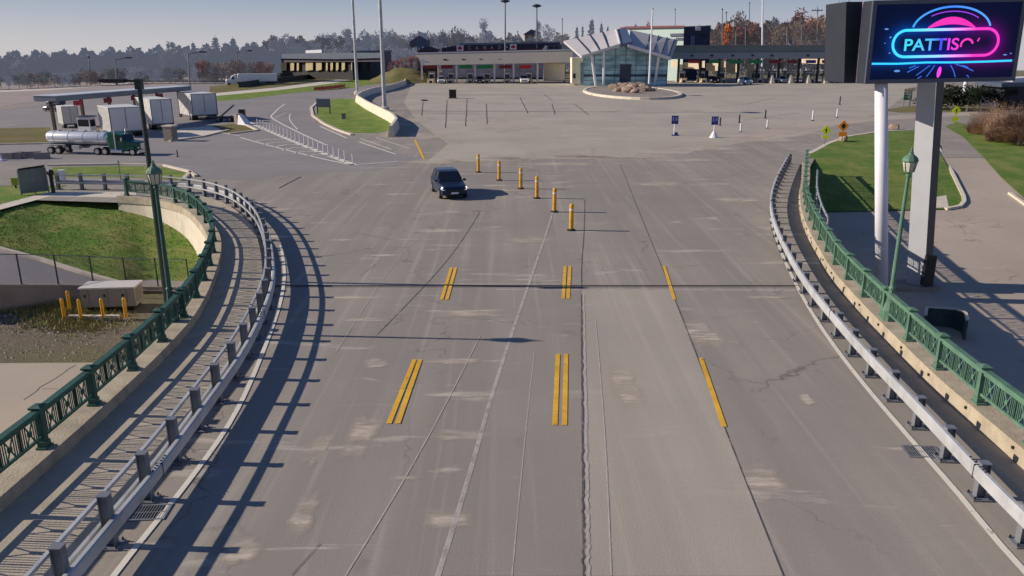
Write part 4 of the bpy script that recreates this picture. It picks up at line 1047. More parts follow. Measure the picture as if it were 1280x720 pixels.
# tanker truck
M_tank = mat('polished_tank', (.82,.82,.84), .3, .4, .05, .8)
M_gcab = mat('green_cab_paint', C(22,92,72,.9), .3, .15, .08, 1)
tk = g(118,194.5)
def tanker(loc, rz, sc):
    t = thing('tanker_truck', 'polished silver tanker truck with a dark green long-nosed cab passing the truck booths', 'truck', loc, rz, None, sc)
    # local +X forward, total about 15 m
    mb = MB(); n = 22; secs = []
    for x, k in ((-8.4,.35),(-8.3,.75),(-8.1,.95),(-7.9,1),(1.1,1),(1.3,.95),(1.5,.75),(1.6,.35)):
        secs.append([(x, .98*k*math.cos(2*math.pi*i/n), 2.35+.86*k*math.sin(2*math.pi*i/n)) for i in range(n)])
    vs = [p for s_ in secs for p in s_]; mb.add(vs, [(j*n+i, j*n+(i+1)%n, (j+1)*n+(i+1)%n, (j+1)*n+i) for j in range(len(secs)-1) for i in range(n)]+[tuple(range(n)), tuple(range(len(secs)*n-1,(len(secs)-1)*n-1,-1))])
    k = mb.build('tank', M_tank, t, smooth=True)
    mb = MB(); mb.box((-3.4,0,3.24), (8.6,.5,.06)); 
    for x in (-6.5,-4.4,-2.3,-.4): mb.lathe([(.28,3.22),(.28,3.38),(.1,3.42)], (x,0,0), 10)
    mb.build('walkway', M_galv, k)
    mb = MB()
    for x in (-7.0,-4.6,-2.2,.2): mb.sweep([(x-.03,0),(x+.03,0)], [(.99*1.01*math.cos(2*math.pi*i/20), 2.35+.87*1.01*math.sin(2*math.pi*i/20)) for i in range(20)])
    mb.build('tank_band', M_galv_d, k)
    mb = MB(); mb.box((-3.0,0,1.25), (10.6,.8,.3)); mb.box((3.4,0,.85), (5.6,.8,.24)); mb.build('chassis', M_dark, t)
    mb = MB()
    for s_ in (-1,1):
        mb.box((-7.0,s_*.95,1.32), (3.6,.55,.06)); mb.box((-5.3,s_*.95,1.12), (.06,.55,.4)); mb.box((.6,s_*.95,1.25), (2.9,.5,.05))
        mb.box((-3.4,s_*.9,1.0), (1.2,.5,.55))
    mb.build('fender', M_galv, t)
    mb = MB(); loft(mb, [(6.55,.75,1.75,.82,.7),(6.4,.6,1.9,.95,.8),(4.7,.6,2.1,1.05,.95),(4.55,.6,2.2,1.1,1.0)]); mb.build('hood', M_gcab, t)
    mb = MB(); loft(mb, [(4.6,.6,2.15,1.15,1.1),(4.2,.55,2.95,1.2,1.05),(3.4,.55,3.05,1.22,1.1),(3.3,.55,3.1,1.22,1.15),(2.1,.6,3.3,1.22,1.15),(2.0,.7,3.2,1.18,1.05)]); cb = mb.build('cab', M_gcab, t)
    mb = MB(); mb.poly([(4.60,-1.0,2.2),(4.60,1.0,2.2),(4.25,.95,2.88),(4.25,-.95,2.88)]); mb.v=[(x+.03,y,z+.02) for x,y,z in mb.v]; mb.build('windshield', M_glassd, cb)
    for s_ in (-1,1):
        mb = MB(); mb.poly([(4.3,s_*1.235,2.1),(4.1,s_*1.235,2.75),(3.45,s_*1.235,2.75),(3.45,s_*1.235,2.1)]); mb.build('side_window', M_glassd, cb)
        mb = MB(); mb.tube((3.2,s_*1.3,.9),(3.2,s_*1.3,3.6),.09); mb.build('exhaust_stack', M_chrome, t)
        mb = MB(); mb.tube((2.3,s_*1.05,.62),(4.1,s_*1.05,.62),.3,n=14); mb.build('fuel_tank', M_chrome, t)
        mb = MB(); mb.box((4.3,s_*1.45,2.3), (.15,.12,.5)); mb.build('mirror', M_chrome, t)
        mb = MB(); loft(mb, [(6.3,.75,.95,.1,.1),(5.9,.95,1.25,.2,.2),(5.2,.95,1.25,.2,.2),(4.7,.6,.95,.2,.2)]); mb.v = [(x,y+s_*1.05,z) for x,y,z in mb.v]; mb.build('front_fender', M_gcab, t)
        mb = MB(); mb.box((6.5,s_*.86,1.15), (.16,.3,.22)); mb.build('headlight', M_lamp, t)
    mb = MB(); mb.box((6.62,0,.62), (.18,2.3,.38)); mb.build('bumper', M_chrome, t)
    mb = MB(); mb.box((6.58,0,1.3), (.06,1.0,.85)); mb.build('grille', M_chrome, t)
    for x in (5.6,1.3,.05,-6.2,-7.45):
        for s_ in (-1,1): wheel(t, x, s_*1.0, .52, .34 if x == 5.6 else .55, M_chrome)
    return t
tanker((tk.x+.2, tk.y+1.0, .006), R(-10), .575)
# semi on the approach road
def semi(name, label, loc, rz, sc):
    t = thing(name, label, 'truck', loc, rz, None, sc)
    mb = MB(); mb.box((-3.5,0,2.55), (13.5,2.55,2.75)); tr = mb.build('trailer', M_whitep, t)
    mb = MB(); mb.box((-3.5,0,1.12), (13.4,2.4,.12)); mb.build('trailer_rail', M_dark, tr)
    mb = MB(); mb.box((-1,0,.95), (16,.9,.22)); mb.build('chassis', M_black, t)
    mb = MB(); loft(mb, [(7.6,.5,1.7,1.0,.9),(7.4,.4,2.0,1.15,1.0),(6.1,.4,2.2,1.2,1.1),(5.6,.5,3.1,1.22,1.1),(3.9,.6,3.85,1.24,1.15),(3.7,.7,3.7,1.2,1.1)]); cb = mb.build('cab', M_whitep, t)
    mb = MB(); mb.poly([(6.14,-1.0,2.25),(6.14,1.0,2.25),(5.66,.95,3.0),(5.66,-.95,3.0)]); mb.v=[(x+.03,y,z) for x,y,z in mb.v]; mb.build('windshield', M_glassd, cb)
    for s_ in (-1,1):
        mb = MB(); mb.poly([(5.7,s_*1.26,2.1),(5.4,s_*1.26,2.85),(4.7,s_*1.26,2.85),(4.7,s_*1.26,2.1)]); mb.build('side_window', M_glassd, cb)
        mb = MB(); mb.box((-3,s_*1.2,.7), (5.5,.05,.7)); mb.build('side_skirt', M_grey, t)
    mb = MB(); mb.box((7.62,0,1.1), (.05,1.2,.9)); mb.build('grille', M_dark, t)
    for x in (6.6,2.9,1.7,-7.6,-8.9):
        for s_ in (-1,1): wheel(t, x, s_*1.0, .5, .4)
    return t
c = g(313,107); semi('semi_truck', 'white semi-truck rounding the approach road at upper left', (c.x-1.5,c.y+3,.05), R(205), .66)
M_van = mat('van_white', (.72,.72,.72), .35, 0, .05, 1)
for px, lab, mt_, rz_, sc_ in ((655,'white car stopped at the rightmost booth of the left canopy',M_van,-88,1.15),(600,'dark grey car stopped between booths under the left canopy',mat('car_dark_grey', (.05,.05,.055), .3, .2, .05, 1),-90,1.0),(552,'pale silver car at the left end of the left canopy',M_carwhite,-90,1.0)):
    c = g(px, 104.2); car('car', lab, 'car', (c.x, c.y+.4, .006), R(rz_), mt_, sc_)
for px, lab, mt_ in ((893,'dark blue car waiting in the second lane of the right canopy',M_cardk),(980,'white car waiting in a lane near the right end of the right canopy',M_van)):
    c = g(px, 104.0); car('car', lab, 'car', (c.x, c.y+2, .006), R(-90), mt_, 1.0)
# ------------------------------------------------------------------ truck inspection canopy with booths and trailers
ca, cb_ = g(75,168), g(238,146)
cd = (cb_-ca).normalized(); cang = math.atan2(cd.y, cd.x); cl = (cb_-ca).length
chh = hz(ca, 126)
nn = Vector((-cd.y, cd.x, 0))
t = thing('inspection_canopy', 'long flat metal canopy over the truck booths at left', 'canopy', ca, cang)
mb = MB(); mb.box((cl/2,.9,chh+.22), (cl+.6,2.6,.5)); mb.build('roof', mat('canopy_grey', C(112,120,132,1.0), .5, .3, .1, .4), t)
mb = MB(); mb.box((cl/2,.9,chh+.495), (cl+.7,2.7,.05)); mb.build('roof_edge', mat('canopy_top', C(214,220,226,.95), .5, .1, .08, .4), t)
mb = MB(); mb.box((cl/2,.9,chh-.05), (cl+.4,2.4,.04)); mb.build('soffit', M_dark, t)
for k in range(6):
    mb = MB(); mb.box((cl*(.02+.19*k),.9,chh/2-.03), (.26,.26,chh-.08)); mb.build('column', mat('column_brown', C(92,70,62,1), .7), t)
for k, mm in ((0,M_red),(1,M_redk),(2,M_redk),(3,M_redk)):
    mb = MB(); mb.box((cl*(.115+.2*k),-.5,chh-.36), (1.2,.1,.5)); mb.build('lane_sign', mm, t)
c = g(138,118); 
M_trail = mat('trailer_white', C(224,220,214,1.0), .5, .05, .06, .6)
def trailer(loc, rz, sc, label, L=8.0, wheels=True, m=M_trail):
    t = thing('box_trailer', label, 'trailer', loc, rz, 'box trailers waiting at the truck booths', sc)
    mb = MB(); mb.box((0,L/2,2.3), (2.5,L,3.2)); b = mb.build('body', m, t)
    mb = MB()
    for x in (-1.2,1.2): mb.box((x,-.01,2.3), (.09,.06,3.2))
    mb.box((0,-.012,.76), (2.5,.06,.14)); mb.box((0,-.012,3.86), (2.5,.06,.1)); mb.box((0,-.012,2.5), (.05,.05,2.7)); mb.build('rear_frame', M_grey, b)
    mb = MB()
    for y in [.8*k+.5 for k in range(int(L/.8))]:
        for x in (-1.26,1.26): mb.box((x,y,2.3), (.03,.06,3.1))
    mb.build('side_rib', M_grey, b)['kind'] = 'stuff'
    mb = MB(); mb.box((0,L/2,1.0), (.9,L-.4,.2)); mb.box((0,.1,.6), (2.2,.1,.12)); mb.build('chassis', M_black, t)
    if wheels:
        for y in (1.0,2.2):
            for x in (-.95,.95):
                mb = MB(); mb.tube((x-.28,y,.5),(x+.28,y,.5),.5,n=16); q = mb.build('wheel', M_rubberk, t)
                mb = MB(); mb.tube((x-.29,y,.5),(x+.29,y,.5),.28,n=12); mb.build('rim', M_grey, q)
    return t
def trailer_px(x0, x1, yb, yt, rz, label, L=8, m=M_trail):
    c = g((x0+x1)/2, yb); c.z = .006; h = hz(c, yt); sc = h/3.9
    wpx = (g(x1,yb)-g(x0,yb)).length; t = trailer(c, rz, 1, label, L, True, m); t.scale = (wpx/2.5/math.cos(rz*.6), sc*.8, sc)
trailer_px(243,272,150,117, R(38), 'white box trailer farthest right beside the truck canopy, its rear in shade', 8)
trailer_px(193,217,162,124, R(38), 'narrow white box trailer in the middle lane under the truck canopy', 9)
trailer_px(143,178,171,134, R(38), 'largest white box trailer before the truck canopy, behind the tanker cab', 8)
trailer_px(82,99,160,133, R(38), 'small white box trailer at the left end of the truck canopy', 6)
# booths
def booth(loc, rz, sc, label, grp, m=M_poleW):
    t = thing('inspection_booth', label, 'booth', loc, rz, grp, sc)
    mb = MB(); mb.box((0,0,.55), (1.5,2.4,1.1)); mb.box((0,0,2.45), (1.5,2.4,.4)); 
    for x in (-.69,.69):
        for y in (-1.14,1.14): mb.box((x,y,1.68), (.11,.11,1.16))
    mb.build('cabin', m, t)
    mb = MB(); mb.box((0,0,1.68), (1.42,2.3,1.15)); mb.build('window', M_glassd, t)
    mb = MB(); mb.box((0,0,2.75), (1.9,2.9,.16)); mb.build('roof', M_grey, t)
    mb = MB(); mb.box((0,-.6,-.0), (1.9,6.5,.28)); mb.add([(-.7,-3.9,.14),(.7,-3.9,.14),(.55,-3.5,1.0),(-.55,-3.5,1.0),(-.7,-2.4,.14),(.7,-2.4,.14),(.55,-2.5,1.0),(-.55,-2.5,1.0)], [(0,1,2,3),(3,2,6,7),(4,0,3,7),(1,5,6,2),(5,4,7,6)]); mb.build('island', M_conc_lt, t)
    mb = MB(); mb.box((0,-3.95,.4), (.8,.12,.5)); mb.build('nose_marker', M_black, t)
    for s_ in (-.85,.85):
        mb = MB(); mb.lathe([(.11,.1),(.11,1.2),(.05,1.26)], (s_,-2.9,0), 10); mb.build('bollard', M_boll, t)
    return t
t0 = booth(tuple(g(110,166)), cang, .62, 'truck booth between the small left trailer and the largest trailer', 'truck booths under the left canopy')
dup(t0, tuple(g(192,158)), cang, 'truck booth behind the street lamp under the truck canopy')
# light patch apron, kerb islands, bits around the truck plaza
sheet('booth_apron', [(212,176),(205,167),(228,160),(262,158),(285,163),(255,171)], M_conc, .009)
sheet('grass_island', [(268,157),(300,154),(322,163),(285,167)], M_grassD, .012)
sheet('grass_verge', [(-60,165),(0,160),(62,159),(64,166),(60,178),(0,181),(-60,183)], M_grassD, .012)
kerb_px([(-60,184),(0,181),(60,180)]); kerb_px([(212,177),(255,171),(286,163)]); kerb_px([(286,168),(322,163.5),(300,153)])
for (px, py, yt, lab) in ((214,176,158,'concrete barrier end by the middle trailer under the street lamp arm'),):
    c = g(px,py); h = hz(c,yt); t = thing('concrete_pier', lab, 'pier', c, cang)
    mb = MB(); mb.box((0,0,h/2), (.9,.9,h)); mb.build('block', M_dirtconc, t); mb = MB(); mb.box((0,0,h+.06), (1.05,1.05,.12)); mb.build('cap', M_conc, t)
c = g(306,156); t = thing('crash_cushion', 'white sloping nose at the start of the white posts left of the hatched gore', 'crash cushion', c, R(-40))
mb = MB(); mb.add([(-.9,-.4,0),(.9,-.4,0),(.9,.4,0),(-.9,.4,0),(-.8,-.3,1.1),(-.5,-.3,1.1),(-.5,.3,1.1),(-.8,.3,1.1)], [(0,1,5,4),(1,2,6,5),(2,3,7,6),(3,0,4,7),(4,5,6,7)]); mb.build('nose', M_poleW, t)
mb = MB(); mb.box((-1.2,0,.6), (.6,.8,1.2)); mb.build('barrel', M_dirtconc, t)
c = g(283,152); t = thing('equipment_trailer', 'dark flatbed equipment trailer with sloping ramp beside the white trailer', 'trailer', c, R(10))
mb = MB(); mb.box((0,0,.5), (4.6,1.6,.2)); mb.build('bed', M_dark, t)
mb = MB(); mb.beam((-.6,0,.6),(1.0,0,1.9),1.2,.15); mb.build('ramp', M_grey, t)
mb = MB(); mb.box((1.9,0,1.0), (.7,.9,.8)); mb.build('engine_box', M_dark, t)
for x in (-.8,.5):
    for s_ in (-1,1): wheel(t, x, s_*.75, .32, .2)
c = g(222,196); t = thing('sign_post', 'short dark stake standing on the asphalt right of the tanker', 'stake', c)
mb = MB(); mb.tube((0,0,0),(0,0,.55),.05); mb.build('post', M_dark, t); mb = MB(); mb.lathe([(.12,0),(.12,.04),(.06,.06)], n=8); mb.build('base', M_black, t)
# flexible posts on the gore line
src = None
gp = smooth_path([tuple(g(*q)) for q in [(322,158),(345,167),(372,178),(400,189),(431,202)]], 1.62)
gp = [p for i, p in enumerate(gp)]+[g(441,206)]
for i, p in enumerate(gp):
    if src is None:
        t = thing('flexible_post', 'slim white flexible post standing on the hatched gore line', 'delineator post', p, 0, 'white flexible posts along the hatched gore')
        mb = MB(); mb.tube((0,0,0),(0,0,.85),.045,n=8); mb.build('post', M_whitep, t); mb = MB(); mb.lathe([(.12,0),(.12,.03),(.06,.05)], n=8); mb.build('base', M_black, t); src = t
    else: dup(src, p, 0)
# ------------------------------------------------------------------ lawn with sign, curved jersey wall, tall light poles
sheet('lawn', [(391,141),(394,133),(402,127),(425,123),(446,124),(455,132),(480,144),(492,152),(488,163),(470,166),(442,166),(420,162),(402,152)], M_grass, .016)
kerb_px([(399,126),(389,135),(391,145),(405,155),(422,163),(440,169)], w=.35); sheet('kerb_verge', [(389,143),(392,134),(399,128),(402,129),(396,137),(396,145),(402,152),(398,152)], M_dirtconc, .02)
t = thing('barrier_wall', 'low curved pale concrete barrier wall around the right side of the sign lawn', 'barrier')
P = smooth_path3([g(508,103), g(505,107), g(488,112.5), g(468,116.5), g(452,122), g(446,127), g(460,136.5), g(478,146), g(491,153), g(496,160), g(489,171)], 44)
mb = MB(); mb.sweep(P, [(-.35,0),(-.3,.25),(-.13,1.05),(.13,1.05),(.3,.25),(.35,0)]); mb.build('wall', M_conc_lt, t)
mb = MB(); mb.sweep(P, [(-.14,1.051),(-.14,1.1),(.14,1.1),(.14,1.051)]); mb.build('cap', M_conc_lt, t)
c = g(405,142); hh = hz(c,124)
t = thing('sign_board', 'dark blue-grey sign board on two legs standing on the small lawn', 'sign', c, R(-10))
s0 = (g(413,141)-g(395,141)).length
mb = MB(); mb.box((0,0,hh*.72), (s0,.1,hh*.55)); mb.build('board', mat('slate_board', C(72,88,104,.9), .5, 0, .1, 2), t); mb = MB(); mb.box((0,0,hh+.03), (s0*1.04,.14,.1)); mb.build('top_trim', M_grey, t)
for x in (-.45,.45):
    mb = MB(); mb.box((x*s0,0,hh*.25), (.12,.12,hh*.5)); mb.build('leg', M_dark, t)
c = g(430,149); t = thing('utility_box', 'small grey utility box in the middle of the sign lawn', 'utility box', c)
mb = MB(); mb.box((0,0,.3), (.45,.4,.6)); mb.build('body', M_grey, t); mb = MB(); mb.box((0,0,.63), (.52,.46,.06)); mb.build('lid', M_dark, t)
def light_pole(px, py, Hm, r, label, heads=0, m=M_galv, grp=None):
    c = g(px, py); t = thing('light_pole', label, 'light pole', c, 0, grp)
    mb = MB(); mb.lathe([(r*2.2,0),(r*2.2,.5),(r*1.2,.6)], n=10); mb.build('base', M_conc, t)
    mb = MB(); mb.tube((0,0,.5),(0,0,Hm),r,r*.6,n=12); mb.build('pole', m, t)
    if heads:
        mb = MB(); mb.lathe([(heads*.3,Hm-.5),(heads,Hm-.3),(heads,Hm-.1),(heads*.3,Hm+.2)], n=10); mb.build('lamp_ring', M_dark, t)
    return t
light_pole(481,138.5, 24, .30, 'tall grey light pole standing against the curved barrier wall, right of the pair', 1.2)
light_pole(447,118, 30, .30, 'tall grey light pole at the bend of the barrier wall, left of the pair', 1.2)
# grass strips and approach road at upper left
sheet('grass_strip', [(262,127),(300,124.5),(360,117),(440,109.5),(478,104),(488,98),(470,93),(420,103),(350,112),(270,119)], M_grass, .016)
sheet('footpath', [(262,120.5),(350,112.5),(420,103.5),(468,94),(462,92.8),(415,100.5),(345,109.5),(262,117)], M_conc, .02)
sheet('grass_strip', [(262,117),(345,109),(415,100),(445,93),(425,92),(350,98),(300,104),(262,108)], M_grassD, .018)
sheet('approach_road', [(484,100),(500,99),(511,96),(510,92),(495,88.5),(420,88),(340,92),(340,96),(420,92),(470,91.5),(487,94)], M_plaza, .024)
t = thing('orange_barrier', 'low orange mesh barrier fence lying along the grass strip below the overpass', 'barrier')
P = [g(393,113.5), g(412,112), g(431,109.5)]
mb = MB(); mb.sweep(smooth_path3(P, 10), [(-.05,.1),(-.05,.75),(.05,.75),(.05,.1)]); mb.build('netting', mat('orange_mesh', C(196,96,70,1), .8, 0, .2, 2), t)
for p in smooth_path3(P, 5):
    mb = MB(); mb.tube(p, p+Vector((0,0,.9)), .06); mb.build('post', M_dark, t)
t = thing('retaining_kerb', 'dark low barrier wall curving beside the approach road right of the white semi-truck', 'barrier')
P = smooth_path3([g(300,109.5), g(336,104.5), g(375,100), g(405,95.5), g(413,92)], 20)
mb = MB(); mb.sweep(P, [(-.3,0),(-.12,1.2),(.12,1.2),(.3,0)]); mb.build('wall', M_dark, t); mb = MB(); mb.sweep(P, [(-.14,1.2),(-.14,1.28),(.14,1.28),(.14,1.2)]); mb.build('rail', M_dirtconc, t)  # barrier with its shade painted in as a dark wall colour
# mound of rough grass left of the booths
mb = MB(); vs = []; n = 14; P0 = at(506,98,206)
for j in range(n+1):
    for i in range(n+1):
        u, v = i/n*2-1, j/n*2-1; r = math.hypot(u, v); z = max(0, 1-r*r)**1.2*3.4+random.uniform(-.35,.35)*(r < .95)
        vs.append((P0.x-1.5+u*9.5, 217+v*12, max(-.1, z)))
mb.add(vs, [(j*(n+1)+i, j*(n+1)+i+1, (j+1)*(n+1)+i+1, (j+1)*(n+1)+i) for j in range(n) for i in range(n)])
struct('grass_mound', mb, M_grassD, smooth=True)
# ------------------------------------------------------------------ booth canopies
M_fascia = mat('fascia_beige', C(158,150,140,.95), .7, 0, .06, .3)
M_fasciaW = mat('fascia_white', C(226,222,222,.95), .6, 0, .04, .3)
M_fasL = mat('fascia_slate', C(120,126,132,1.3), .6, .1, .06, .3)
M_fasU = mat('fascia_green_slate', C(104,114,114,1.2), .6, .1, .08, .3)
M_cream = mat('cream_wall', C(236,220,190,1.0), .8, 0, .06, .3)
YL = 205.0
def yawY(x, y, Yc, k):
    d = ray(x, y); u = d.x/d.y
    return (Yc+k*YAWC)/(1+k*u)
YAWC = 0.0
def quad_k(px, Yc, k, dy, m, name, parent, off):      # facade plate turned towards the left
    mb = MB(); P0 = [at(x,y,yawY(x,y,Yc,k))-off for x, y in px]; n = len(P0)
    mb.add([tuple(v) for v in P0]+[(v.x,v.y+dy,v.z) for v in P0], [tuple(range(n)), tuple(range(2*n-1,n-1,-1))]+[(i,(i+1)%n,n+(i+1)%n,n+i) for i in range(n)])
    return mb.build(name, m, parent)
def quad_y(px, Y, dy, m, name, parent, off):
    mb = MB(); P0 = [at(x,y,Y)-off for x, y in px]; n = len(P0)
    mb.add([tuple(v) for v in P0]+[(v.x,v.y+dy,v.z) for v in P0], [tuple(range(n)), tuple(range(2*n-1,n-1,-1))]+[(i,(i+1)%n,n+(i+1)%n,n+i) for i in range(n)])
    return mb.build(name, m, parent)
base = g(620,104); Y0 = base.y
t = thing('booth_canopy', 'long beige canopy over the left row of car inspection booths', 'canopy', (base.x, Y0, 0)); off = Vector((base.x, Y0, 0))
for i, x in enumerate((527,547.5,570.5,593.5,618,642,672)):
    mb = MB(); p = g(x,104); mb.box((p.x-off.x,1.5,3.0), (.42,.42,6.0)); mb.build('column', M_poleW, t)
mb = MB()
P4 = [at(517,67.2,Y0+2.0), at(716,62.8,Y0+2.0), at(716,78,Y0-1.2), at(532,81.5,Y0-1.2)]; P5 = [p+Vector((0,9,0)) for p in P4]
mb.add([tuple(p-off) for p in P4+P5], [(0,1,2,3),(7,6,5,4),(0,4,5,1),(1,5,6,2),(2,6,7,3),(3,7,4,0)]); mb.build('fascia', M_fascia, t)
mb = MB(); a, b = P4[0]-off, P4[1]-off; mb.beam(a+Vector((0,-.05,.1)), b+Vector((0,-.05,.1)), .3, .32); mb.build('roof_edge', M_fasciaW, t)
quad_y([(524,74.5),(528,74),(545,80.5),(526,82)], Y0-.4, .5, M_fasciaW, 'end_gusset', t, off)
for x in (556,579,601,625,651,681):
    mb = MB(); p = at(x,74.5,Y0+.15)-off; mb.box(tuple(p), (.7,.35,.35)); mb.build('lamp', M_dark, t)
for x0, x1, mm in ((530,545,M_redk),(551,566,M_redk),(574,590,M_greens),(596,616,M_greens),(624,640,M_redk),(649,664,M_red)):
    quad_y([(x0,81.5),(x1,81.2),(x1,85.5),(x0,85.8)], Y0+.6, .3, mm, 'lane_sign', t, off)
YAWC = off.x+12; quad_k([(680,79),(706,79),(706,100.5),(680,101)], Y0+4, .8, .6, M_cream, 'rear_wall', t, off)
quad_y([(704,78),(706.5,78),(706.5,102),(704,102)], Y0+2.5, 1.0, M_black, 'door_frame', t, off)
bsrc = None
for i, x in enumerate((540,564,588,609,634,661)):
    lab = f"booth under the left canopy, {['leftmost, behind the red lane sign','second from the left, under the dark red lane sign','third from the left, under the first green lane sign','fourth from the left, under the second green lane sign','second from the right beside the glass hall','rightmost, under the bright red lane sign'][i]}"
    p = g(x,103.5); p.y = Y0+3
    if bsrc is None: bsrc = booth(tuple(p), 0, .95, lab, 'car booths under the left canopy', mat('booth_pale', C(226,222,216,1.0), .6)); 
    else: dup(bsrc, tuple(p), 0, lab)
    if i in (0,5):
        pass
c = g(548,103); 
# right canopy
base = g(950,103.5); Y1 = base.y
t = thing('booth_canopy', 'long slate-grey two-tier canopy over the right row of car inspection booths', 'canopy', (base.x, Y1, 0)); off = Vector((base.x, Y1, 0))
quad_y([(838,57.5),(1062,57),(1062,65),(838,66)], Y1-2.0, 12, M_fasU, 'upper_fascia', t, off)
quad_y([(838,66),(1062,65),(1062,72.5),(838,74)], Y1-2.4, 12.6, M_fasL, 'lower_fascia', t, off)
quad_y([(838,56.6),(1062,56.1),(1062,57.2),(838,57.7)], Y1-2.3, 12, M_grey, 'roof_edge', t, off)
for x in (849,876,900,924,948,975,1000,1024,1048):
    mb = MB(); p = g(x,103.5); mb.box((p.x-off.x,2.0,3.1), (.5,.5,6.2)); mb.build('column', M_dark, t)
for x in (865,890,916,941,965,1010):
    mb = MB(); p = at(x,69.5,Y1-2.5)-off; mb.box(tuple(p), (.6,.3,.4)); mb.build('lamp', M_black, t)
for x0, x1, mm in ((861,873.5,M_red),(886,899,M_greens),(912,929,M_greens),(937,953,M_greens),(962,976,M_redk),(985,997,M_redk),(1008,1020,M_blue),(1028,1040,M_redk)):
    quad_y([(x0,75),(x1,75),(x1,79),(x0,79)], Y1-1.2, .3, mm, 'lane_sign', t, off)
for x0, x1, y0, y1 in ((840,849.5,76,84),(851,874,78,85.5),(876,881,76,84),(883,898,79,88),(900,907,76,84),(909,921,80,91),(934,944,80,100),(1003,1022,73.5,79),(1024,1030,73.5,80)):
    YAWC = at((x0+x1)/2,90,Y1+11).x; quad_k([(x0,y0),(x1,y0),(x1,y1+1),(x0,y1)], Y1+11.5, .8, .5, M_cream, 'rear_wall', t, off)
bsrc = None
bl = ['leftmost, beside the glass hall','second from the left, beside the bright red lane sign','third from the left, under the first green lane sign','fourth from the left, beside the pale waiting car','fifth from the left, under a dark red lane sign','third from the right','second from the right','rightmost, next to the billboard cabinet']
for i, x in enumerate((855,880,905,950,970,990,1015,1040)):
    lab = 'booth under the right canopy, '+bl[i]; p = g(x,103.5); p.y = Y1+4
    if bsrc is None: bsrc = booth(tuple(p), 0, 1.0, lab, 'car booths under the right canopy', mat('booth_grey', C(216,214,214,1.0), .6))
    else: dup(bsrc, tuple(p), 0, lab)
# pale cones and bollards before the right booths
src = None
for i, x in enumerate((962,985,1007,1028)):
    p = g(x,103.8); p.y = Y1-3
    lab = ['leftmost','second from the left','third from the left','rightmost'][i]+' pale crash block before the right canopy booths'
    if src is None:
        t = thing('crash_block', lab, 'crash block', p, 0, 'pale crash blocks before the right booths')
        mb = MB(); mb.lathe([(.9,0),(.85,.3),(.45,1.6),(.3,2.1)], n=8); mb.build('block', M_conc_lt, t); mb = MB(); mb.lathe([(.6,1.0),(.5,1.35)], n=8); mb.v=[(x_*1.03,y_*1.03,z_) for x_,y_,z_ in mb.v]; mb.build('stripe', M_redk, t); src = t
    else: dup(src, p, 0, lab)
# white sign over right canopy
c = at(1048,54,Y1+14); t = thing('roof_sign', 'plain white panel standing on the right end of the slate canopy roof', 'sign', (c.x, c.y, 0))
quad_y([(1040,50),(1055,50),(1055,56.5),(1040,56.5)], Y1+9, .2, M_whitep, 'panel', t, Vector((c.x, c.y, 0)))
mb = MB(); p = at(1047,56.5,Y1+9)-Vector((c.x,c.y,0)); mb.box((p.x,p.y,p.z-.6), (.3,.3,1.4)); mb.build('stand', M_dark, t)
# ------------------------------------------------------------------ central glass hall
base = g(780,107); YH_ = base.y; off = Vector((base.x, YH_, 0))
t = thing('glass_hall', 'glass customs hall with two tilted butterfly roof wings between the booth canopies', 'building', (base.x, YH_, 0))
M_roofm = mat('wing_roof', C(200,194,192,1.0), .5, .05, .05, .4)
M_roofr = mat('wing_roof_shaded', C(196,188,180,1.0), .5, .05, .06, .4)
M_blueroof = mat('blue_spine', C(92,108,136,.8), .35, .2, .1, .5)
def hall_glass():
    m = bpy.data.materials.new('hall_glass'); m.use_nodes = True; nt = m.node_tree; N = nt.nodes; L = nt.links; b = N['Principled BSDF']
    b.inputs['Roughness'].default_value = .15
    tc = N.new('ShaderNodeTexCoord'); n = N.new('ShaderNodeTexNoise'); n.inputs['Scale'].default_value = .22; n.inputs['Detail'].default_value = 3
    mp = N.new('ShaderNodeMapping'); mp.inputs['Scale'].default_value = (1,1,3); L.new(tc.outputs['Object'], mp.inputs[0]); L.new(mp.outputs[0], n.inputs['Vector'])
    r = N.new('ShaderNodeValToRGB'); r.color_ramp.elements[0].position = .35; r.color_ramp.elements[1].position = .65
    r.color_ramp.elements[0].color = (*C(80,120,136,1.5),1); r.color_ramp.elements[1].color = (*C(150,190,196,1.5),1)
    L.new(n.outputs['Fac'], r.inputs[0]); L.new(r.outputs[0], b.inputs['Base Color']); return m
M_hg = hall_glass()
p0, p1 = at(729,107,YH_)-off, at(833,107,YH_)-off; pm = (p0.x+p1.x)/2+.6
hl, hr, hm = (at(729,70,YH_)-off).z, (at(833,72,YH_)-off).z, (at(781,56,YH_)-off).z
mb = MB(); f0 = [(p0.x,0,0),(p1.x,0,0),(p1.x,0,hr),(pm,0,hm),(p0.x,0,hl)]
mb.add(f0+[(x,11,z) for x,y,z in f0], [(0,1,2,3,4),(9,8,7,6,5),(0,4,9,5),(1,6,7,2),(2,7,8,3),(3,8,9,4),(0,5,6,1)])
mb.build('glass_wall', M_hg, t)
mb = MB()
for k in range(1,7):
    z = k*1.15; mb.box(((p0.x+p1.x)/2,-.06,z), (p1.x-p0.x,.08,.09))
for k in range(9):
    x = p0.x+(p1.x-p0.x)*k/8; zt = hl+(hm-hl)*(x-p0.x)/(pm-p0.x) if x < pm else hm+(hr-hm)*(x-pm)/(p1.x-pm); mb.box((x,-.07,zt/2), (.14,.1,zt))
mb.build('mullion', M_galv_d, t)
mb = MB(); mb.box((pm-.6,-.12,4.7), (2.8,.1,.3)); mb.box((pm-.6,-.1,2.3), (2.6,.08,4.6)); mb.build('entrance', mat('dark_blue_glass', C(34,52,84,.9), .2), t)
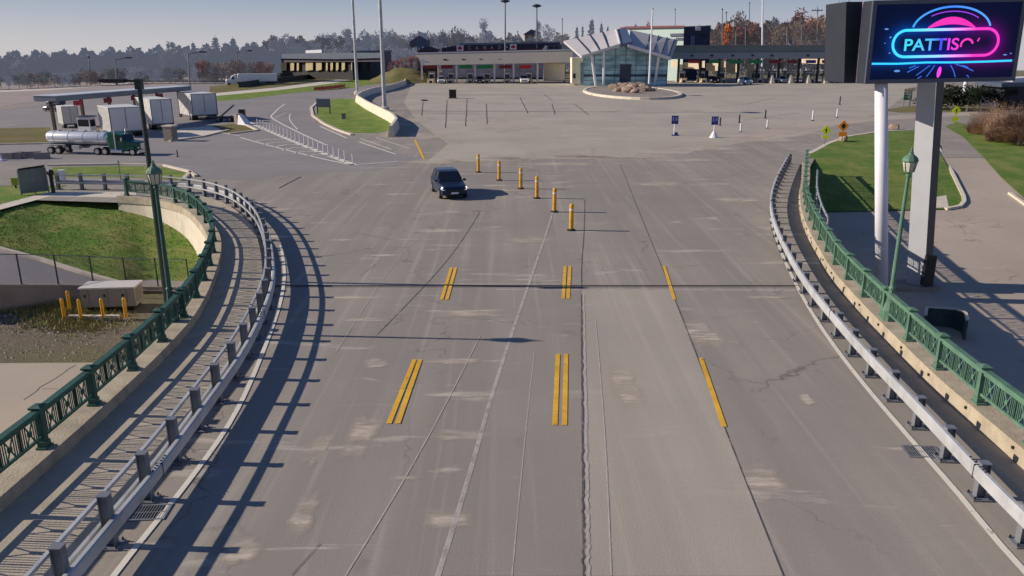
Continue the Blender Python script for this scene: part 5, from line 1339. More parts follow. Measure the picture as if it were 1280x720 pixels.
mb = MB(); mb.box(((p0.x+p1.x)/2,-.09,2.3), (p1.x-p0.x,.06,.5)); mb.build('spandrel', mat('spandrel_blue', C(40,66,84,.9), .4), t)
def wing(pxs, ys, m, name, th=.45):
    P0 = [at(x,y,Y)-off for (x,y), Y in zip(pxs, ys)]; mb = MB(); n = len(P0)
    mb.add([tuple(v) for v in P0]+[(v.x,v.y,v.z-th) for v in P0], [tuple(range(n)), tuple(range(2*n-1,n-1,-1))]+[(i,(i+1)%n,n+(i+1)%n,n+i) for i in range(n)])
    return mb.build(name, m, t), P0
yf, yb = YH_-4.5, YH_+9
wl_, W = wing([(727,70.5),(775,55.5),(770,36.5),(704.5,51)], [yf,yf,yb,yb], M_roofm, 'left_wing_roof')
mb = MB()
for k in (.25,.5,.74): mb.beam(W[0].lerp(W[1],k*.95)+Vector((0,0,.08)), W[3].lerp(W[2],k)+Vector((0,0,.08)), .2, .2)
mb.build('roof_seam', M_dark, wl_); mb = MB(); mb.beam(W[0]+Vector((0,-.1,0)), W[1]+Vector((0,-.1,0)), .25, .4); mb.beam(W[1]+Vector((0,0,.1)), W[2]+Vector((0,0,.1)), .3, .3); mb.build('roof_edge', M_fasciaW, wl_)
wr_, W2 = wing([(785,57),(838,73),(847,50),(788,37.5)], [yf,yf,yb,yb], M_roofr, 'right_wing_roof')
mb = MB()
for k in (.42,.6,.78,.94): mb.beam(W2[0].lerp(W2[1],k)+Vector((0,0,.08)), W2[3].lerp(W2[2],k)+Vector((0,0,.08)), .22, .2)
mb.build('roof_seam', M_dark, wr_); mb = MB(); mb.beam(W2[0]+Vector((0,-.1,0)), W2[1]+Vector((0,-.1,0)), .3, .6); mb.build('roof_edge', M_fasciaW, wr_)
wing([(775,55.5),(790,52),(783,34.5),(770.5,36.5)], [yf+.4,yf+.4,yb+.5,yb+.5], M_blueroof, 'spine_roof', .6)
for (x0,y0),(x1,y1),ya,yb2 in (((739.5,69),(744.5,106.5),yf+.5,YH_-1.5),((755,63.5),(754.5,106.5),yf+.5,YH_-1.5),((823.5,70),(818.5,106),yf+.5,YH_-1.5)):
    mb = MB(); mb.tube(at(x1,y1,yb2)-off, at(x0,y0,ya)-off, .3, n=10); mb.build('strut_column', M_poleW, t)
quad_y([(715,72),(728.5,72),(728.5,107),(715,104.5)], YH_+1.5, 6, M_cream, 'side_wall', t, off)
quad_y([(726,78),(728.6,78),(728.6,107),(726,106.5)], YH_+1.3, .15, M_greens if False else M_grey, 'downpipe', t, off)
quad_y([(716.5,92),(719.5,92),(719.5,98),(716.5,98)], YH_+1.3, .15, M_black, 'side_window', t, off)
# boulder island with flagpole
ic = g(788,116); t = thing('kerb_island', 'oval kerbed island holding a pile of boulders before the glass hall', 'traffic island', (ic.x, ic.y, 0))
rxx = (g(845,116)-g(733,116)).length/2; ryy = (g(788,109).y-g(788,124).y)/2
ring = [Vector((rxx*math.cos(2*math.pi*k/40), ryy*math.sin(2*math.pi*k/40), 0)) for k in range(41)]
mb = MB(); mb.sweep(ring, [(-.35,0),(-.35,.4),(.3,.4),(.3,0)], caps=False); mb.build('kerb', M_conc, t)
mb = MB(); mb.poly([(p.x*.985,p.y*.985,.3) for p in ring[:-1]]); mb.build('fill', M_dirtconc, t)
def rock_mesh(seed, m=None):
    rr = random.Random(seed); bm = bmesh.new(); bmesh.ops.create_icosphere(bm, subdivisions=2, radius=1)
    ph = [Vector((rr.uniform(-1,1),rr.uniform(-1,1),rr.uniform(-1,1))).normalized() for _ in range(9)]; hh = [rr.uniform(.55,.9) for _ in ph]
    for v in bm.verts:
        for n_, h_ in zip(ph, hh):
            d = v.co.dot(n_)
            if d > h_: v.co -= n_*(d-h_)
        v.co *= rr.uniform(.95,1.04)
    me = bpy.data.meshes.new('boulder'); bm.to_mesh(me); bm.free(); return me
M_rock = mat('boulder_stone', C(142,122,106,1.15), .9, 0, .3, 1.2, .5, 6)
M_rockd = mat('boulder_dark', C(120,110,100,1.1), .9, 0, .35, 1.5, .5, 6)
RM = [rock_mesh(k) for k in range(4)]
for me in RM: me.materials.append(M_rock)
random.seed(17)
def rock(p, s, label, k, grp=None):
    o = bpy.data.objects.new('boulder', RM[k % 4]); COL.objects.link(o); o.location = p; o.scale = s; o.rotation_euler = (random.uniform(-.3,.3), random.uniform(-.3,.3), random.uniform(0,6))
    return tag(o, label, 'boulder', grp)
rk = [(769,112,1.3),(775,110,1.2),(780,113,1.6),(786,110.5,1.4),(790,114.5,1.8),(796,111,1.5),(800,115,1.4),(806,111.5,1.3),(811,115,1.2),(784,116.5,1.4),(773,115.5,1.1),(793,117,1.0),(779,108.5,1.0)]
for i, (x, y, s) in enumerate(rk):
    p = g(x, y+1); p.z = s*.3+.25; rock(p, (s*1.25, s, s*.6), 'tan boulder piled on the kerbed island before the glass hall', i, 'boulders piled on the island')
for x, y, s, lab, k in ((1054,177,.5,'pale boulder behind the orange diamond sign at the edge of the right lawn',1),(1117,161.5,.55,'brown boulder on the far edge of the right lawn between billboard poles',2)):
    p = gs(x, y); p.z += s*.45; rock(p, (s*1.25, s, s*.85), lab, k)
light_pole(811, 111, 0.1, .01, 'x') if False else None
c = g(811,112); hp = hz(c,12); t = thing('flagpole', 'bare white flagpole standing on the boulder island before the glass hall', 'flagpole', c)
mb = MB(); mb.tube((0,0,.3),(0,0,hp),.24,.14,n=10); mb.build('pole', M_poleW, t); mb = MB(); mb.lathe([(.5,0),(.5,.5),(.3,.6)], n=10); mb.build('base', M_conc, t); mb = MB(); mb.lathe([(.05,hp),(.22,hp+.12),(.22,hp+.3),(.05,hp+.42)], n=8); mb.build('finial', M_galv, t)
# dark box on the plaza and signs
c = g(566,123); t = thing('plaza_box', 'small dark equipment box on the plaza before the left booths', 'equipment box', c)
mb = MB(); mb.box((0,0,.75), (1.2,.9,1.3)); mb.build('body', M_black, t); mb = MB(); mb.box((0,0,.06), (1.5,1.2,.12)); mb.build('base', M_dirtconc, t); mb = MB(); mb.box((0,0,1.45), (1.35,1.05,.1)); mb.build('lid', M_dark, t)
c = g(530,126); t = thing('manhole_marker', 'dark round worn marker base left of the equipment box on the plaza', 'marker base', c)
mb = MB(); mb.lathe([(.7,0),(.65,.1),(.3,.2)], n=14); mb.build('base', M_dark, t)
# ------------------------------------------------------------------ road signs
def blue_sign(px, py, yt, label, basekind, rz=0):
    c = g(px, py); h = hz(c, yt); t = thing('road_sign', label, 'road sign', c, rz)
    wd = (g(px+4.2,py)-g(px-4.2,py)).length; k = wd/2
    mb = MB(); mb.tube((0,0,.05),(0,0,h),.055,n=8); mb.build('post', M_poleW, t)
    b = MB(); bh = hz(c,yt+10.5); b.box((0,-.07,(h+bh)/2), (wd,.04,h-bh)); bo = b.build('panel', M_blue, t)
    b = MB(); b.box((0,-.094,(h+bh)/2+.02), (wd*.05,.01,(h-bh)*.8)); b.box((-wd*.25,-.094,(h+bh)/2+.1), (wd*.2,.01,(h-bh)*.45)); b.box((wd*.25,-.094,(h+bh)/2+.1), (wd*.2,.01,(h-bh)*.45)); b.build('symbol', mat('sign_light_blue', C(150,160,215,1), .5), bo)
    mb = MB()
    if basekind: mb.lathe([(.42,0),(.36,.15),(.2,.45),(.1,.6)], n=10); mb.build('base', M_poleW, t)
    else: mb.box((.12,0,.05), (.7,.5,.1)); mb.box((.2,-.05,.2), (.3,.2,.25)); mb.build('base', M_blue, t)
blue_sign(842.5, 169.5, 144.5, 'left blue road sign on a thin post with a dark foot', 0)
blue_sign(892, 172, 145.5, 'right blue road sign on a post with a white cone foot', 1)
def diamond(c, yc, r, m, name, label, board=None, extra=None, fn=None):
    t = thing('road_sign', label, 'road sign', c); h = hz(c, yc)
    mb = MB(); mb.tube((0,0.03,-.2),(0,.03,h+.2),.05,n=8); mb.build('post', M_galv_d, t)
    mb = MB(); ring = [(r,0),(0,r),(-r,0),(0,-r)]; P0 = [(x,-.03,h+z) for x, z in ring]; mb.add(P0+[(x,.0,z) for x,y,z in P0], [(0,1,2,3),(7,6,5,4),(0,4,5,1),(1,5,6,2),(2,6,7,3),(3,7,4,0)]); pn = mb.build('panel', m, t)
    mb = MB()
    if extra == 'arrow':
        mb.poly([(-.05*r*2,-.037,h-.45*r),(.07*r*2,-.037,h-.45*r),(.07*r*2,-.037,h+.02),(.28*r,-.037,h+.02),(0.02,-.037,h+.42*r),(-.26*r,-.037,h+.02),(-.05*r*2,-.037,h+.02)])
    else:
        mb.poly([(.36*r*math.cos(a),-.037,h+.42*r*math.sin(a)) for a in [2*math.pi*k/12 for k in range(12)]])
        mb.box((0,-.036,h-.45*r), (.12*r,.004,.3*r))
    mb.build('symbol', M_black, pn)
    if board:
        mb = MB(); wv, hv, zc_ = board; mb.box((0,-.02,h+zc_), (wv,.03,hv)); mb.build('plaque', m, t)
    return t
M_lime2 = M_lime
c = gs(1030.5,181); rr = (gs(1037,181)-gs(1024,181)).length/2
diamond(c, 163, rr, M_lime, 's', 'lime yellow diamond road sign with small plaque at the tip of the right lawn', (rr*1.3,rr*.5,-1.1*rr-.12*rr), 'arrow')
c = gs(1052,178); rr = (gs(1059,178)-gs(1045,178)).length/2
diamond(c, 157.5, rr*1.02, M_orange, 's', 'orange diamond road sign with an orange plaque beneath, before the pale boulder', (rr*1.5,rr*.75,-1.4*rr), None)
c = gs(1192,160); rr = (gs(1197,160)-gs(1187,160)).length/2
t = diamond(c, 138, rr*1.15, M_lime, 's', 'two lime yellow diamonds stacked on one post beside the right driveway', None, 'arrow')
h2 = hz(c,149); mb = MB(); r2 = rr*1.0; mb.add([(r2,-.03,h2),(0,-.03,h2+r2),(-r2,-.03,h2),(0,-.03,h2-r2)], [(0,1,2,3)]); mb.build('panel', M_lime, t)
c = g(1133,132); t = thing('road_sign', 'green road sign beside a small tree trunk behind the billboard poles', 'road sign', c); h = hz(c,111); h1 = hz(c,125)
wd = (g(1138.5,132)-g(1128.5,132)).length
mb = MB(); mb.box((0,-.05,(h+h1)/2), (wd,.05,h-h1)); pn = mb.build('panel', M_greens, t)
mb = MB()
for zz, ww in ((.74,.5),(.5,.75),(.26,.6)): mb.box((0,-.08,h1+(h-h1)*zz), (wd*ww,.01,(h-h1)*.08))
mb.build('symbol', M_whitep, pn)
for x in (-.4,.4):
    mb = MB(); mb.tube((x*wd,0,0),(x*wd,0,h),.07); mb.build('post', M_galv_d, t)
# delineators
def delin(pts, m, name, lab, grp, r=.09):
    src = None
    for x, y, yt in pts:
        c = g(x, y); h = hz(c, yt)
        if src is None:
            t = thing(name, lab, 'delineator post', c, 0, grp); mb = MB(); mb.lathe([(r,0),(r,h*.92),(r*.4,h)], n=8); mb.build('post', m, t); mb = MB(); mb.lathe([(r*2.2,0),(r*2.0,.05),(r,.09)], n=8); mb.build('base', M_black, t); src = t
        else: dup(src, c, 0, None, (1,1,h/hz(g(*pts[0][:2]),pts[0][2])))
delin([(925.6,165,154),(958.8,160.5,150),(1015.5,151,138),(1046,147,136)], M_whitep, 'delineator_post', 'white delineator post standing on the pale strip near the right bridge end', 'white delineators at the right bridge end')
delin([(900,157,146.5),(924,153.5,143),(956.5,148,137),(1049.5,131,120)], M_dark, 'delineator_post', 'dark delineator post standing behind the white delineators at right', 'dark delineators behind the white ones')
# concrete chute wall right of railing end
t = thing('handrail', 'short grey steel handrail outside the far end of the right green railing', 'handrail')
P = smooth_path3([Vector((p.x+.75, p.y, max(-.6, rslope(p.y)+.02))) for i, p in enumerate(railR[88:122])], 16)
for i in range(0,17,4):
    mb = MB(); mb.tube(P[i], P[i]+Vector((0,0,1.3-.0)), .04); mb.build('post', M_galv, t)
mb = MB()
for a, b in zip(P[:-1], P[1:]): mb.tube(a+Vector((0,0,1.3)), b+Vector((0,0,1.3)), .06, n=6); mb.tube(a+Vector((0,0,.7)), b+Vector((0,0,.7)), .04, n=6)
mb.build('rail', M_galv, t)
# ------------------------------------------------------------------ overpass structure and far buildings
def building(name, label, cat, px, Y, dy, m, parts=(), ground=True, k=0.0):
    global YAWC
    xs = [p[0] for p in px]; b = at((min(xs)+max(xs))/2, 90, Y); off = Vector((b.x, Y, 0))
    t = thing(name, label, cat, (b.x, Y, 0)); YAWC = b.x
    P0 = [at(x,y,yawY(x,y,Y,k)) for x, y in px]
    if ground:
        P0[-1].z = -.1; P0[-2].z = -.1
    mb = MB(); P0 = [p-off for p in P0]; n = len(P0)
    mb.add([tuple(v) for v in P0]+[(v.x,v.y+dy,v.z) for v in P0], [tuple(range(n)), tuple(range(2*n-1,n-1,-1))]+[(i,(i+1)%n,n+(i+1)%n,n+i) for i in range(n)]); w_ = mb.build('wall', m, t)
    for nm, q, d0, d1, mm in parts: quad_k(q, Y+d0*(1+k), k, d1, mm, nm, t, off)
    return t
M_dkviolet = mat('dark_fascia', C(70,60,72,1), .7, 0, .12, .3)
M_slate = mat('slate_metal', C(84,94,110,1), .6, .1, .1, .3)
M_haze = mat('haze_blue', C(104,116,138,1), .8, 0, .12, .2)
M_creamd = mat('cream_block', C(214,196,150,.8), .8, 0, .08, .3)
parts = [('roof', [(335,68),(420,66),(475,66),(475,72.5),(420,74),(335,73)], -1.0, 9, M_slate), ('fascia', [(336,73),(475,72),(475,77),(336,78)], -.6, 8, M_dkviolet)]
for x0, x1 in ((336,358),(363,367.5),(371,373.5),(382,391),(395,402),(407.5,409.5),(413,416),(420,423),(427,431),(439,440)):
    parts.append(('wall_panel', [(x0,77.5),(x1,77.2),(x1,88.5-(x1-336)*.02),(x0,88.5)], -.4, .4, M_creamd))
for x0, x1 in ((382,398),): parts.append(('roof_light', [(382,63),(402,62),(402,66),(382,66.5)], 1, 3, M_fasciaW))
building('overpass_building', 'long low building with cream panels between dark columns under a slate roof at upper left', 'building', [(336,77),(440,76),(441,88),(336,91)], 238, 8, M_black, parts, k=.75)
building('dark_block', 'plain dark slate block right of the cream-panelled building, behind the tall light poles', 'building', [(440,65),(480,64),(481,88),(440,88)], 236, 14, M_slate, [('roof_edge', [(439,63.5),(481,62.8),(481,65),(439,65.7)], -.4, 14, M_grey), ('door', [(449,70),(452,70),(452,88),(449,88)], -.3, .3, M_dark), ('door', [(459,70),(462,70),(462,88),(459,88)], -.3, .3, M_dark), ('roof_box', [(457,59),(461,58.5),(461,63),(457,63)], 3, 2, M_fasciaW)])
building('red_roof_house', 'reddish low building peeping over the grass mound left of the left canopy', 'house', [(522,63),(546,62),(546,80),(522,80)], 250, 8, mat('brick_red', C(130,72,66,1.1), .8, 0, .15, .5), [('roof', [(520,64),(534,57),(548,62),(548,64)], -.5, 9, mat('roof_dark', C(88,72,76,1), .8)), ('window', [(526,66),(530,66),(530,71),(526,71)], -.2, .3, M_glassd), ('window', [(536,66),(540,66),(540,71),(536,71)], -.2, .3, M_glassd)])
building('peaked_house', 'slate blue house with a pale gable among the trees left of the left canopy', 'house', [(512,52),(524,44),(534,50),(534,70),(512,70)], 272, 10, M_slate, [('gable_trim', [(522,38.5),(529,41),(534,44),(534,50),(522,43)], -.5, 2, M_fasciaW), ('window', [(516,56),(519,56),(519,61),(516,61)], -.2, .3, M_glassd)])
parts = [('lower_wall', [(553,67),(700,66),(700,97),(553,97)], -.3, .2, mat('lower_wall_grey', C(150,144,148,1.3), .8, 0, .3, .5)), ('roof', [(575,54),(700,52),(700,54),(575,56.5)], -.4, 10, M_haze), ('red_band', [(552,63.5),(600,61.5),(700,60),(700,61.5),(600,63.5),(552,65.5)], -.3, .2, mat('band_red', C(92,36,52,1), .7))]
can = building('customs_wall', 'dark building carrying widely spaced white capital letters and red leaf emblems behind the left canopy', 'building', [(552,60),(575,56),(700,53.5),(700,66),(552,66)], 236, 10, mat('dark_wall_navy', C(52,46,70,1), .7, 0, .1, .3), parts)
off = Vector(can.location)
M_letter = mat('letter_pale', C(172,168,186,.8), .6)
for i, ch in enumerate('CANADA'):
    a = at(585+i*9.35, 61.8-i*.22, 235.6)-off
    text_mesh('letter', ch, 1.25, M_letter, can, (a.x, a.y, a.z), bold=.02)
LEAF = [(0,1),(.18,.62),(.42,.74),(.33,.2),(.62,.46),(.68,.3),(.98,.34),(.86,.06),(1,-.04),(.56,-.42),(.62,-.58),(.08,-.5),(.08,-.95)]
LEAF = LEAF+[(-x,y) for x, y in reversed(LEAF) if x > 0]
for x, y, s in ((575,60.2,.75),(641.5,58.6,.7)):
    c = at(x,y,235.6)-off; mb = MB(); mb.box(tuple(c+Vector((0,0.03,0))), (1.9,.04,1.5)); bo = mb.build('emblem', M_whitep, can)
    mb = MB(); mb.poly([(c.x+a*s,c.y-.02,c.z+b*s) for a, b in LEAF]); mb.build('leaf', M_red, bo, fix=False)
building('white_gable_shed', 'small dark shed with a white gable edge beside the glass hall roof', 'shed', [(682,57),(702,55.5),(703,66),(680,66)], 222, 6, M_slate, [('gable', [(678,62),(682,57),(684,57),(684,62)], -.3, .3, M_fasciaW), ('window', [(687,58),(691,58),(691,61),(687,61)], -.2, .2, M_black), ('window', [(694,58),(698,58),(698,61),(694,61)], -.2, .2, M_black)])
building('tan_house', 'tan brick house between two trees above the letters on the dark wall', 'house', [(656,42),(670,39),(674,52),(656,54)], 300, 10, mat('tan_brick', C(168,138,116,1), .8, 0, .12, .4), [('roof', [(654,43),(664,36.5),(675,40),(675,42)], -.5, 10, M_slate), ('window', [(660,45),(663,45),(663,49),(660,49)], -.2, .3, M_glassd), ('window', [(667,45),(670,45),(670,49),(667,49)], -.2, .3, M_glassd)])
building('mint_building', 'mint and white flat-roofed building rising behind the glass hall', 'building', [(783,35),(855,33.5),(855,62),(783,62)], 228, 12, mat('mint_wall', C(206,226,216,.85), .7, 0, .06, .3), [('parapet', [(782,33),(856,31.8),(856,34.2),(782,35.6)], -.4, 12, mat('parapet_red', C(128,70,78,1), .7)), ('window_band', [(838,42),(854,41.5),(854,45),(838,45.5)], -.2, .3, M_slate), ('window_band', [(845,47),(854,47),(854,50),(845,50)], -.2, .3, M_slate)], k=.9)
building('navy_building', 'dark navy building with a white door right of the mint building', 'building', [(855,34),(888,33),(888,62),(855,62)], 232, 12, mat('navy_wall', C(52,60,84,1), .7, 0, .1, .3), [('door', [(863,45),(868.5,44.5),(868.5,57),(863,57)], -.3, .3, M_haze), ('white_block', [(870,32.5),(876,31.5),(876,38),(870,38)], -.6, 4, M_fasciaW), ('window', [(876,42),(884,42),(884,46),(876,46)], -.2, .3, M_black), ('roof_edge', [(854,33),(889,31.8),(889,33.4),(854,34.6)], -.3, 12, M_slate)])
# dark vehicle/building at the right frame edge, white post
building('dark_shed', 'dark low shed behind the dry bushes at the right photo edge', 'shed', [(1256,108),(1300,106),(1300,135),(1254,135)], 118, 6, mat('shed_dark', C(40,40,52,1), .7, 0, .1, .5), [('roof', [(1252,104),(1302,102),(1302,107),(1252,109)], -.5, 7, M_slate), ('panel', [(1266,98),(1300,96),(1300,103),(1266,104)], 2, 3, M_fasciaW)])
c = g(1204,131); t = thing('white_post', 'leaning bright white post among the dark evergreens right of the billboard column', 'post', c)
mb = MB(); q = at(1209,90,c.y)-c; mb.tube((0,0,.3), tuple(q), .36, .3, n=12); mb.build('pole', M_poleW, t); mb = MB(); mb.lathe([(.7,0),(.6,.35),(.4,.5)], n=10); mb.build('base', M_dark, t)
# ------------------------------------------------------------------ utility poles and far light masts
def mast(px, ytop, Y, r, label, head=None, m=M_galv_d, x2=None):
    b = at(px, 90, Y); b.z = 0; top = at(x2 if x2 else px, ytop, Y)
    t = thing('light_mast', label, 'mast', b)
    mb = MB(); mb.tube((0,0,0), tuple(top-b), r, r*.6, n=8); mb.build('pole', m, t)
    tp_ = top-b
    if head == 'ring':
        mb = MB(); mb.lathe([(.4,tp_.z-.4),(1.3,tp_.z-.1),(1.3,tp_.z+.15),(.4,tp_.z+.5)], (tp_.x,0,0), 12); mb.build('lamp_ring', M_dark, t)
    elif head == 'arm':
        mb = MB(); mb.beam(tp_, tp_+Vector((2.6,0,.5)), .2, .2); mb.build('arm', m, t); mb = MB(); mb.box(tuple(tp_+Vector((3.2,0,.5))), (1.4,.5,.3)); mb.build('lamp_head', M_dark, t)
    elif head == 'cross':
        mb = MB(); mb.box(tuple(tp_+Vector((0,0,-1.2))), (3.4,.25,.25)); mb.build('crossarm', m, t)
        mb = MB()
        for k in (-1.4,-.5,.5,1.4): mb.lathe([(.1,0),(.12,.2),(.06,.4)], tuple(tp_+Vector((k,0,-1.08))), 6)
        mb.build('insulator', M_grey, t)
    else:
        mb = MB(); mb.lathe([(.2,-.1),(.25,.15),(.05,.35)], tuple(tp_), 8); mb.build('cap', M_dark, t)
mast(631.5, 1.5, 232, .28, 'left high light mast with a round lamp ring above the lettered wall', 'ring')
mast(671, 7.5, 236, .28, 'right high light mast with a round lamp ring above the lettered wall', 'ring')
mast(953.5, -20, 226, .3, 'tall pale bare mast rising out of frame behind the right canopy', None, M_poleW)
for x, yt, yy, hd, lab in ((903,12,252,None,'thin pale pole left of the orange tree'),(908,16,255,None,'second thin pale pole touching the orange tree'),(937,4,300,None,'tall dark thin mast between the two reddish tree groups'),(984,24,250,'cross','utility pole with a crossarm left of the tall bare tree group'),(1022,8,258,'cross','tallest utility pole with a crossarm left of the billboard cabinet'),(932,33,248,None,'short pale pole right of the orange tree'),(920,38,249,None,'shortest pale pole right of the orange tree'),(1002,30,252,None,'short pale pole before the bare reddish trees'),(844,12,300,None,'thin lattice-like mast above the mint building'),(430,41,300,None,'thin pole between trees left of the tall light poles'),(235,68,176,'arm','grey lamp pole behind the right end of the truck canopy'),(144,75,196,'arm','pale lamp pole in the middle of the far left tree band'),(111,72,198,None,'thin pole left of the far lamp in the left tree band'),(296,66,215,'arm','thin lamp pole above the white semi-truck'),(647,40,290,None,'thin pole between the two high light masts'),(703,24,290,None,'dark thin pole left of the glass hall roof')):
    mast(x, yt, yy, .2 if yy < 260 else .16, lab, hd, M_galv_d if 'dark' not in lab else M_dark)
# ------------------------------------------------------------------ trees
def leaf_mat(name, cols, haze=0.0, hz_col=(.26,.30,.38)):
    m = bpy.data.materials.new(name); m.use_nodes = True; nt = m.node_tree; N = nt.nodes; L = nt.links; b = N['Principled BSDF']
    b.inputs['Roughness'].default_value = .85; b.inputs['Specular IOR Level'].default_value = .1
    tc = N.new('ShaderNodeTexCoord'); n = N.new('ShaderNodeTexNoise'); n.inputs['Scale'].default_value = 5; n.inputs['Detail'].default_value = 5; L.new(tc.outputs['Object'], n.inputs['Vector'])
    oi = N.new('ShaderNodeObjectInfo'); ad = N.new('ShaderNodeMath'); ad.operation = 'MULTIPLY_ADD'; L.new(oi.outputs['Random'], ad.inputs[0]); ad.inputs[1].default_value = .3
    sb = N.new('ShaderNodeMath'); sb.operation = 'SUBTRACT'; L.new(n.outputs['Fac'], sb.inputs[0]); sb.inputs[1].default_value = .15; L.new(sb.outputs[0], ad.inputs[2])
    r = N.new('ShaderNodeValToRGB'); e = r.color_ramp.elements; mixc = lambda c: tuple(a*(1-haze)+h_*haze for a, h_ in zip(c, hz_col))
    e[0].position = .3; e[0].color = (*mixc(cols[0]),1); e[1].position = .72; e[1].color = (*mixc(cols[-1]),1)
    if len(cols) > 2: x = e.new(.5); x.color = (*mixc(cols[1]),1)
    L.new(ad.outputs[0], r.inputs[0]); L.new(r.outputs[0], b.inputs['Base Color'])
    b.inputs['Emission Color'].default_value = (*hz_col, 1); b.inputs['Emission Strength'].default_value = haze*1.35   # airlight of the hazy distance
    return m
def leaves(mb, c, rx, ry, rz, n, s, rnd, shell=.55):
    for _ in range(n):
        d = Vector((rnd.gauss(0,1),rnd.gauss(0,1),rnd.gauss(0,1))).normalized(); k = shell+(1-shell)*rnd.random()**.6; k *= rnd.uniform(.75,1.15)
        p = Vector((c[0]+d.x*rx*k, c[1]+d.y*ry*k, c[2]+d.z*rz*k)); a = Vector((rnd.gauss(0,1),rnd.gauss(0,1),rnd.gauss(0,1))).normalized(); b = a.orthogonal().normalized(); q = s*rnd.uniform(.6,1.3)
        mb.add([p-a*q, p+b*q*.6, p+a*q, p-b*q*.6], [(0,1,2,3)])
def limb(mb, p, q, r0, r1): mb.tube(p, q, r0, r1, n=5, cap=False)
def make_tree(kind, seed):      # unit height 1
    rnd = random.Random(seed); tr, cr = MB(), MB()
    if kind == 'conifer':
        limb(tr, (0,0,0), (0,0,.97), .018, .004); L = 15
        for k in range(L):
            z = .12+.84*k/L; r = .21*(1-(k/L)**1.1)+.02; nb = 7 if k < 10 else 5
            for j in range(nb):
                a = 6.28*j/nb+rnd.uniform(-.4,.4); rr_ = r*rnd.uniform(.65,1.15)
                leaves(cr, (rr_*.55*math.cos(a), rr_*.55*math.sin(a), z-.02), rr_*.5, rr_*.5, .025, 11, .03, rnd, .2)
    elif kind == 'round':
        limb(tr, (0,0,0), (0,0,.5), .03, .015)
        for k in range(13):
            a = rnd.uniform(0,6.28); el = rnd.uniform(-.6,1.2); rr_ = rnd.uniform(.1,.3)
            c = (rr_*math.cos(a)*math.cos(el*.7), rr_*math.sin(a)*math.cos(el*.7), .56+.3*math.sin(el)*rnd.uniform(.6,1.1)); s = rnd.uniform(.1,.17)
            limb(tr, (0,0,.35), c, .012, .004); leaves(cr, c, s, s, s*.8, 95, .026, rnd)
    elif kind == 'tall':
        limb(tr, (0,0,0), (.01,0,.8), .024, .008)
        for k in range(14):
            z = rnd.uniform(.3,.95); a = rnd.uniform(0,6.28); rr_ = rnd.uniform(.03,.17)*(1.15-z*.6); c = (rr_*math.cos(a), rr_*math.sin(a), z); s = rnd.uniform(.055,.1)
            limb(tr, (0,0,max(.2,z-.2)), c, .009, .003); leaves(cr, c, s, s, s*1.1, 70, .02, rnd)
    elif kind == 'bare':
        def grow(p, d, l, r, dep):
            q = p+d*l; limb(tr, p, q, r, r*.6)
            if dep == 0:
                for _ in range(7):
                    t_ = (d+Vector((rnd.gauss(0,.6),rnd.gauss(0,.6),rnd.gauss(.2,.5)))).normalized(); e_ = q+t_*l*rnd.uniform(.5,1.1); s_ = t_.orthogonal().normalized()*.0035
                    st = p.lerp(q, rnd.uniform(.3,1)); cr.add([st-s_, st+s_, e_], [(0,1,2)])
                leaves(cr, q, .035, .035, .03, 7, .012, rnd)
                return
            for _ in range(3 if dep > 1 else 4):
                nd = (d+Vector((rnd.gauss(0,.5),rnd.gauss(0,.5),rnd.gauss(.15,.25)))).normalized(); grow(p.lerp(q, rnd.uniform(.6,1)), nd, l*rnd.uniform(.62,.82), r*.55, dep-1)
        grow(Vector((0,0,0)), Vector((0,0,1)), .32, .022, 4)
    elif kind == 'twigs':
        limb(tr, (0,0,0), (0,0,.3), .02, .01)
        for k in range(900):
            a = rnd.uniform(0,6.28); rb = rnd.uniform(0,.35); p = Vector((rb*math.cos(a), rb*math.sin(a), rnd.uniform(0,.25))); a2 = a+rnd.gauss(0,.5)
            q = Vector((p.x+rnd.uniform(.05,.3)*math.cos(a2), p.y+rnd.uniform(.05,.3)*math.sin(a2), p.z+rnd.uniform(.2,.75)*(1-.5*rb))); sd = (q-p).orthogonal().normalized()*.006
            cr.add([p-sd, p+sd, q], [(0,1,2)]); leaves(cr, tuple(p.lerp(q, rnd.uniform(.5,1))), .07, .07, .06, 4, .013, rnd, .1)
    elif kind == 'shrub':
        limb(tr, (0,0,0), (0,0,.4), .03, .01)
        for k in range(12):
            a = rnd.uniform(0,6.28); rr_ = rnd.uniform(.0,.5); c = (rr_*math.cos(a), rr_*math.sin(a), rnd.uniform(.2,.72)); s = rnd.uniform(.16,.26)
            leaves(cr, c, s, s, s*.85, 95, .035, rnd, .3)
    me = []
    for nm, mb in (('trunk', tr), ('crown', cr)):
        m_ = bpy.data.meshes.new(nm); m_.from_pydata(mb.v, [], mb.f); me.append(m_)
    return me
KINDS = {k: [make_tree(k, 31*i+len(k)) for i in range(n)] for k, n in (('conifer',2),('round',3),('tall',2),('bare',3),('shrub',3),('twigs',3))}
M_bark = leaf_mat('bark', [C(86,74,68,1), C(120,108,100,1)], .15)
HZ = (.15,.165,.215)
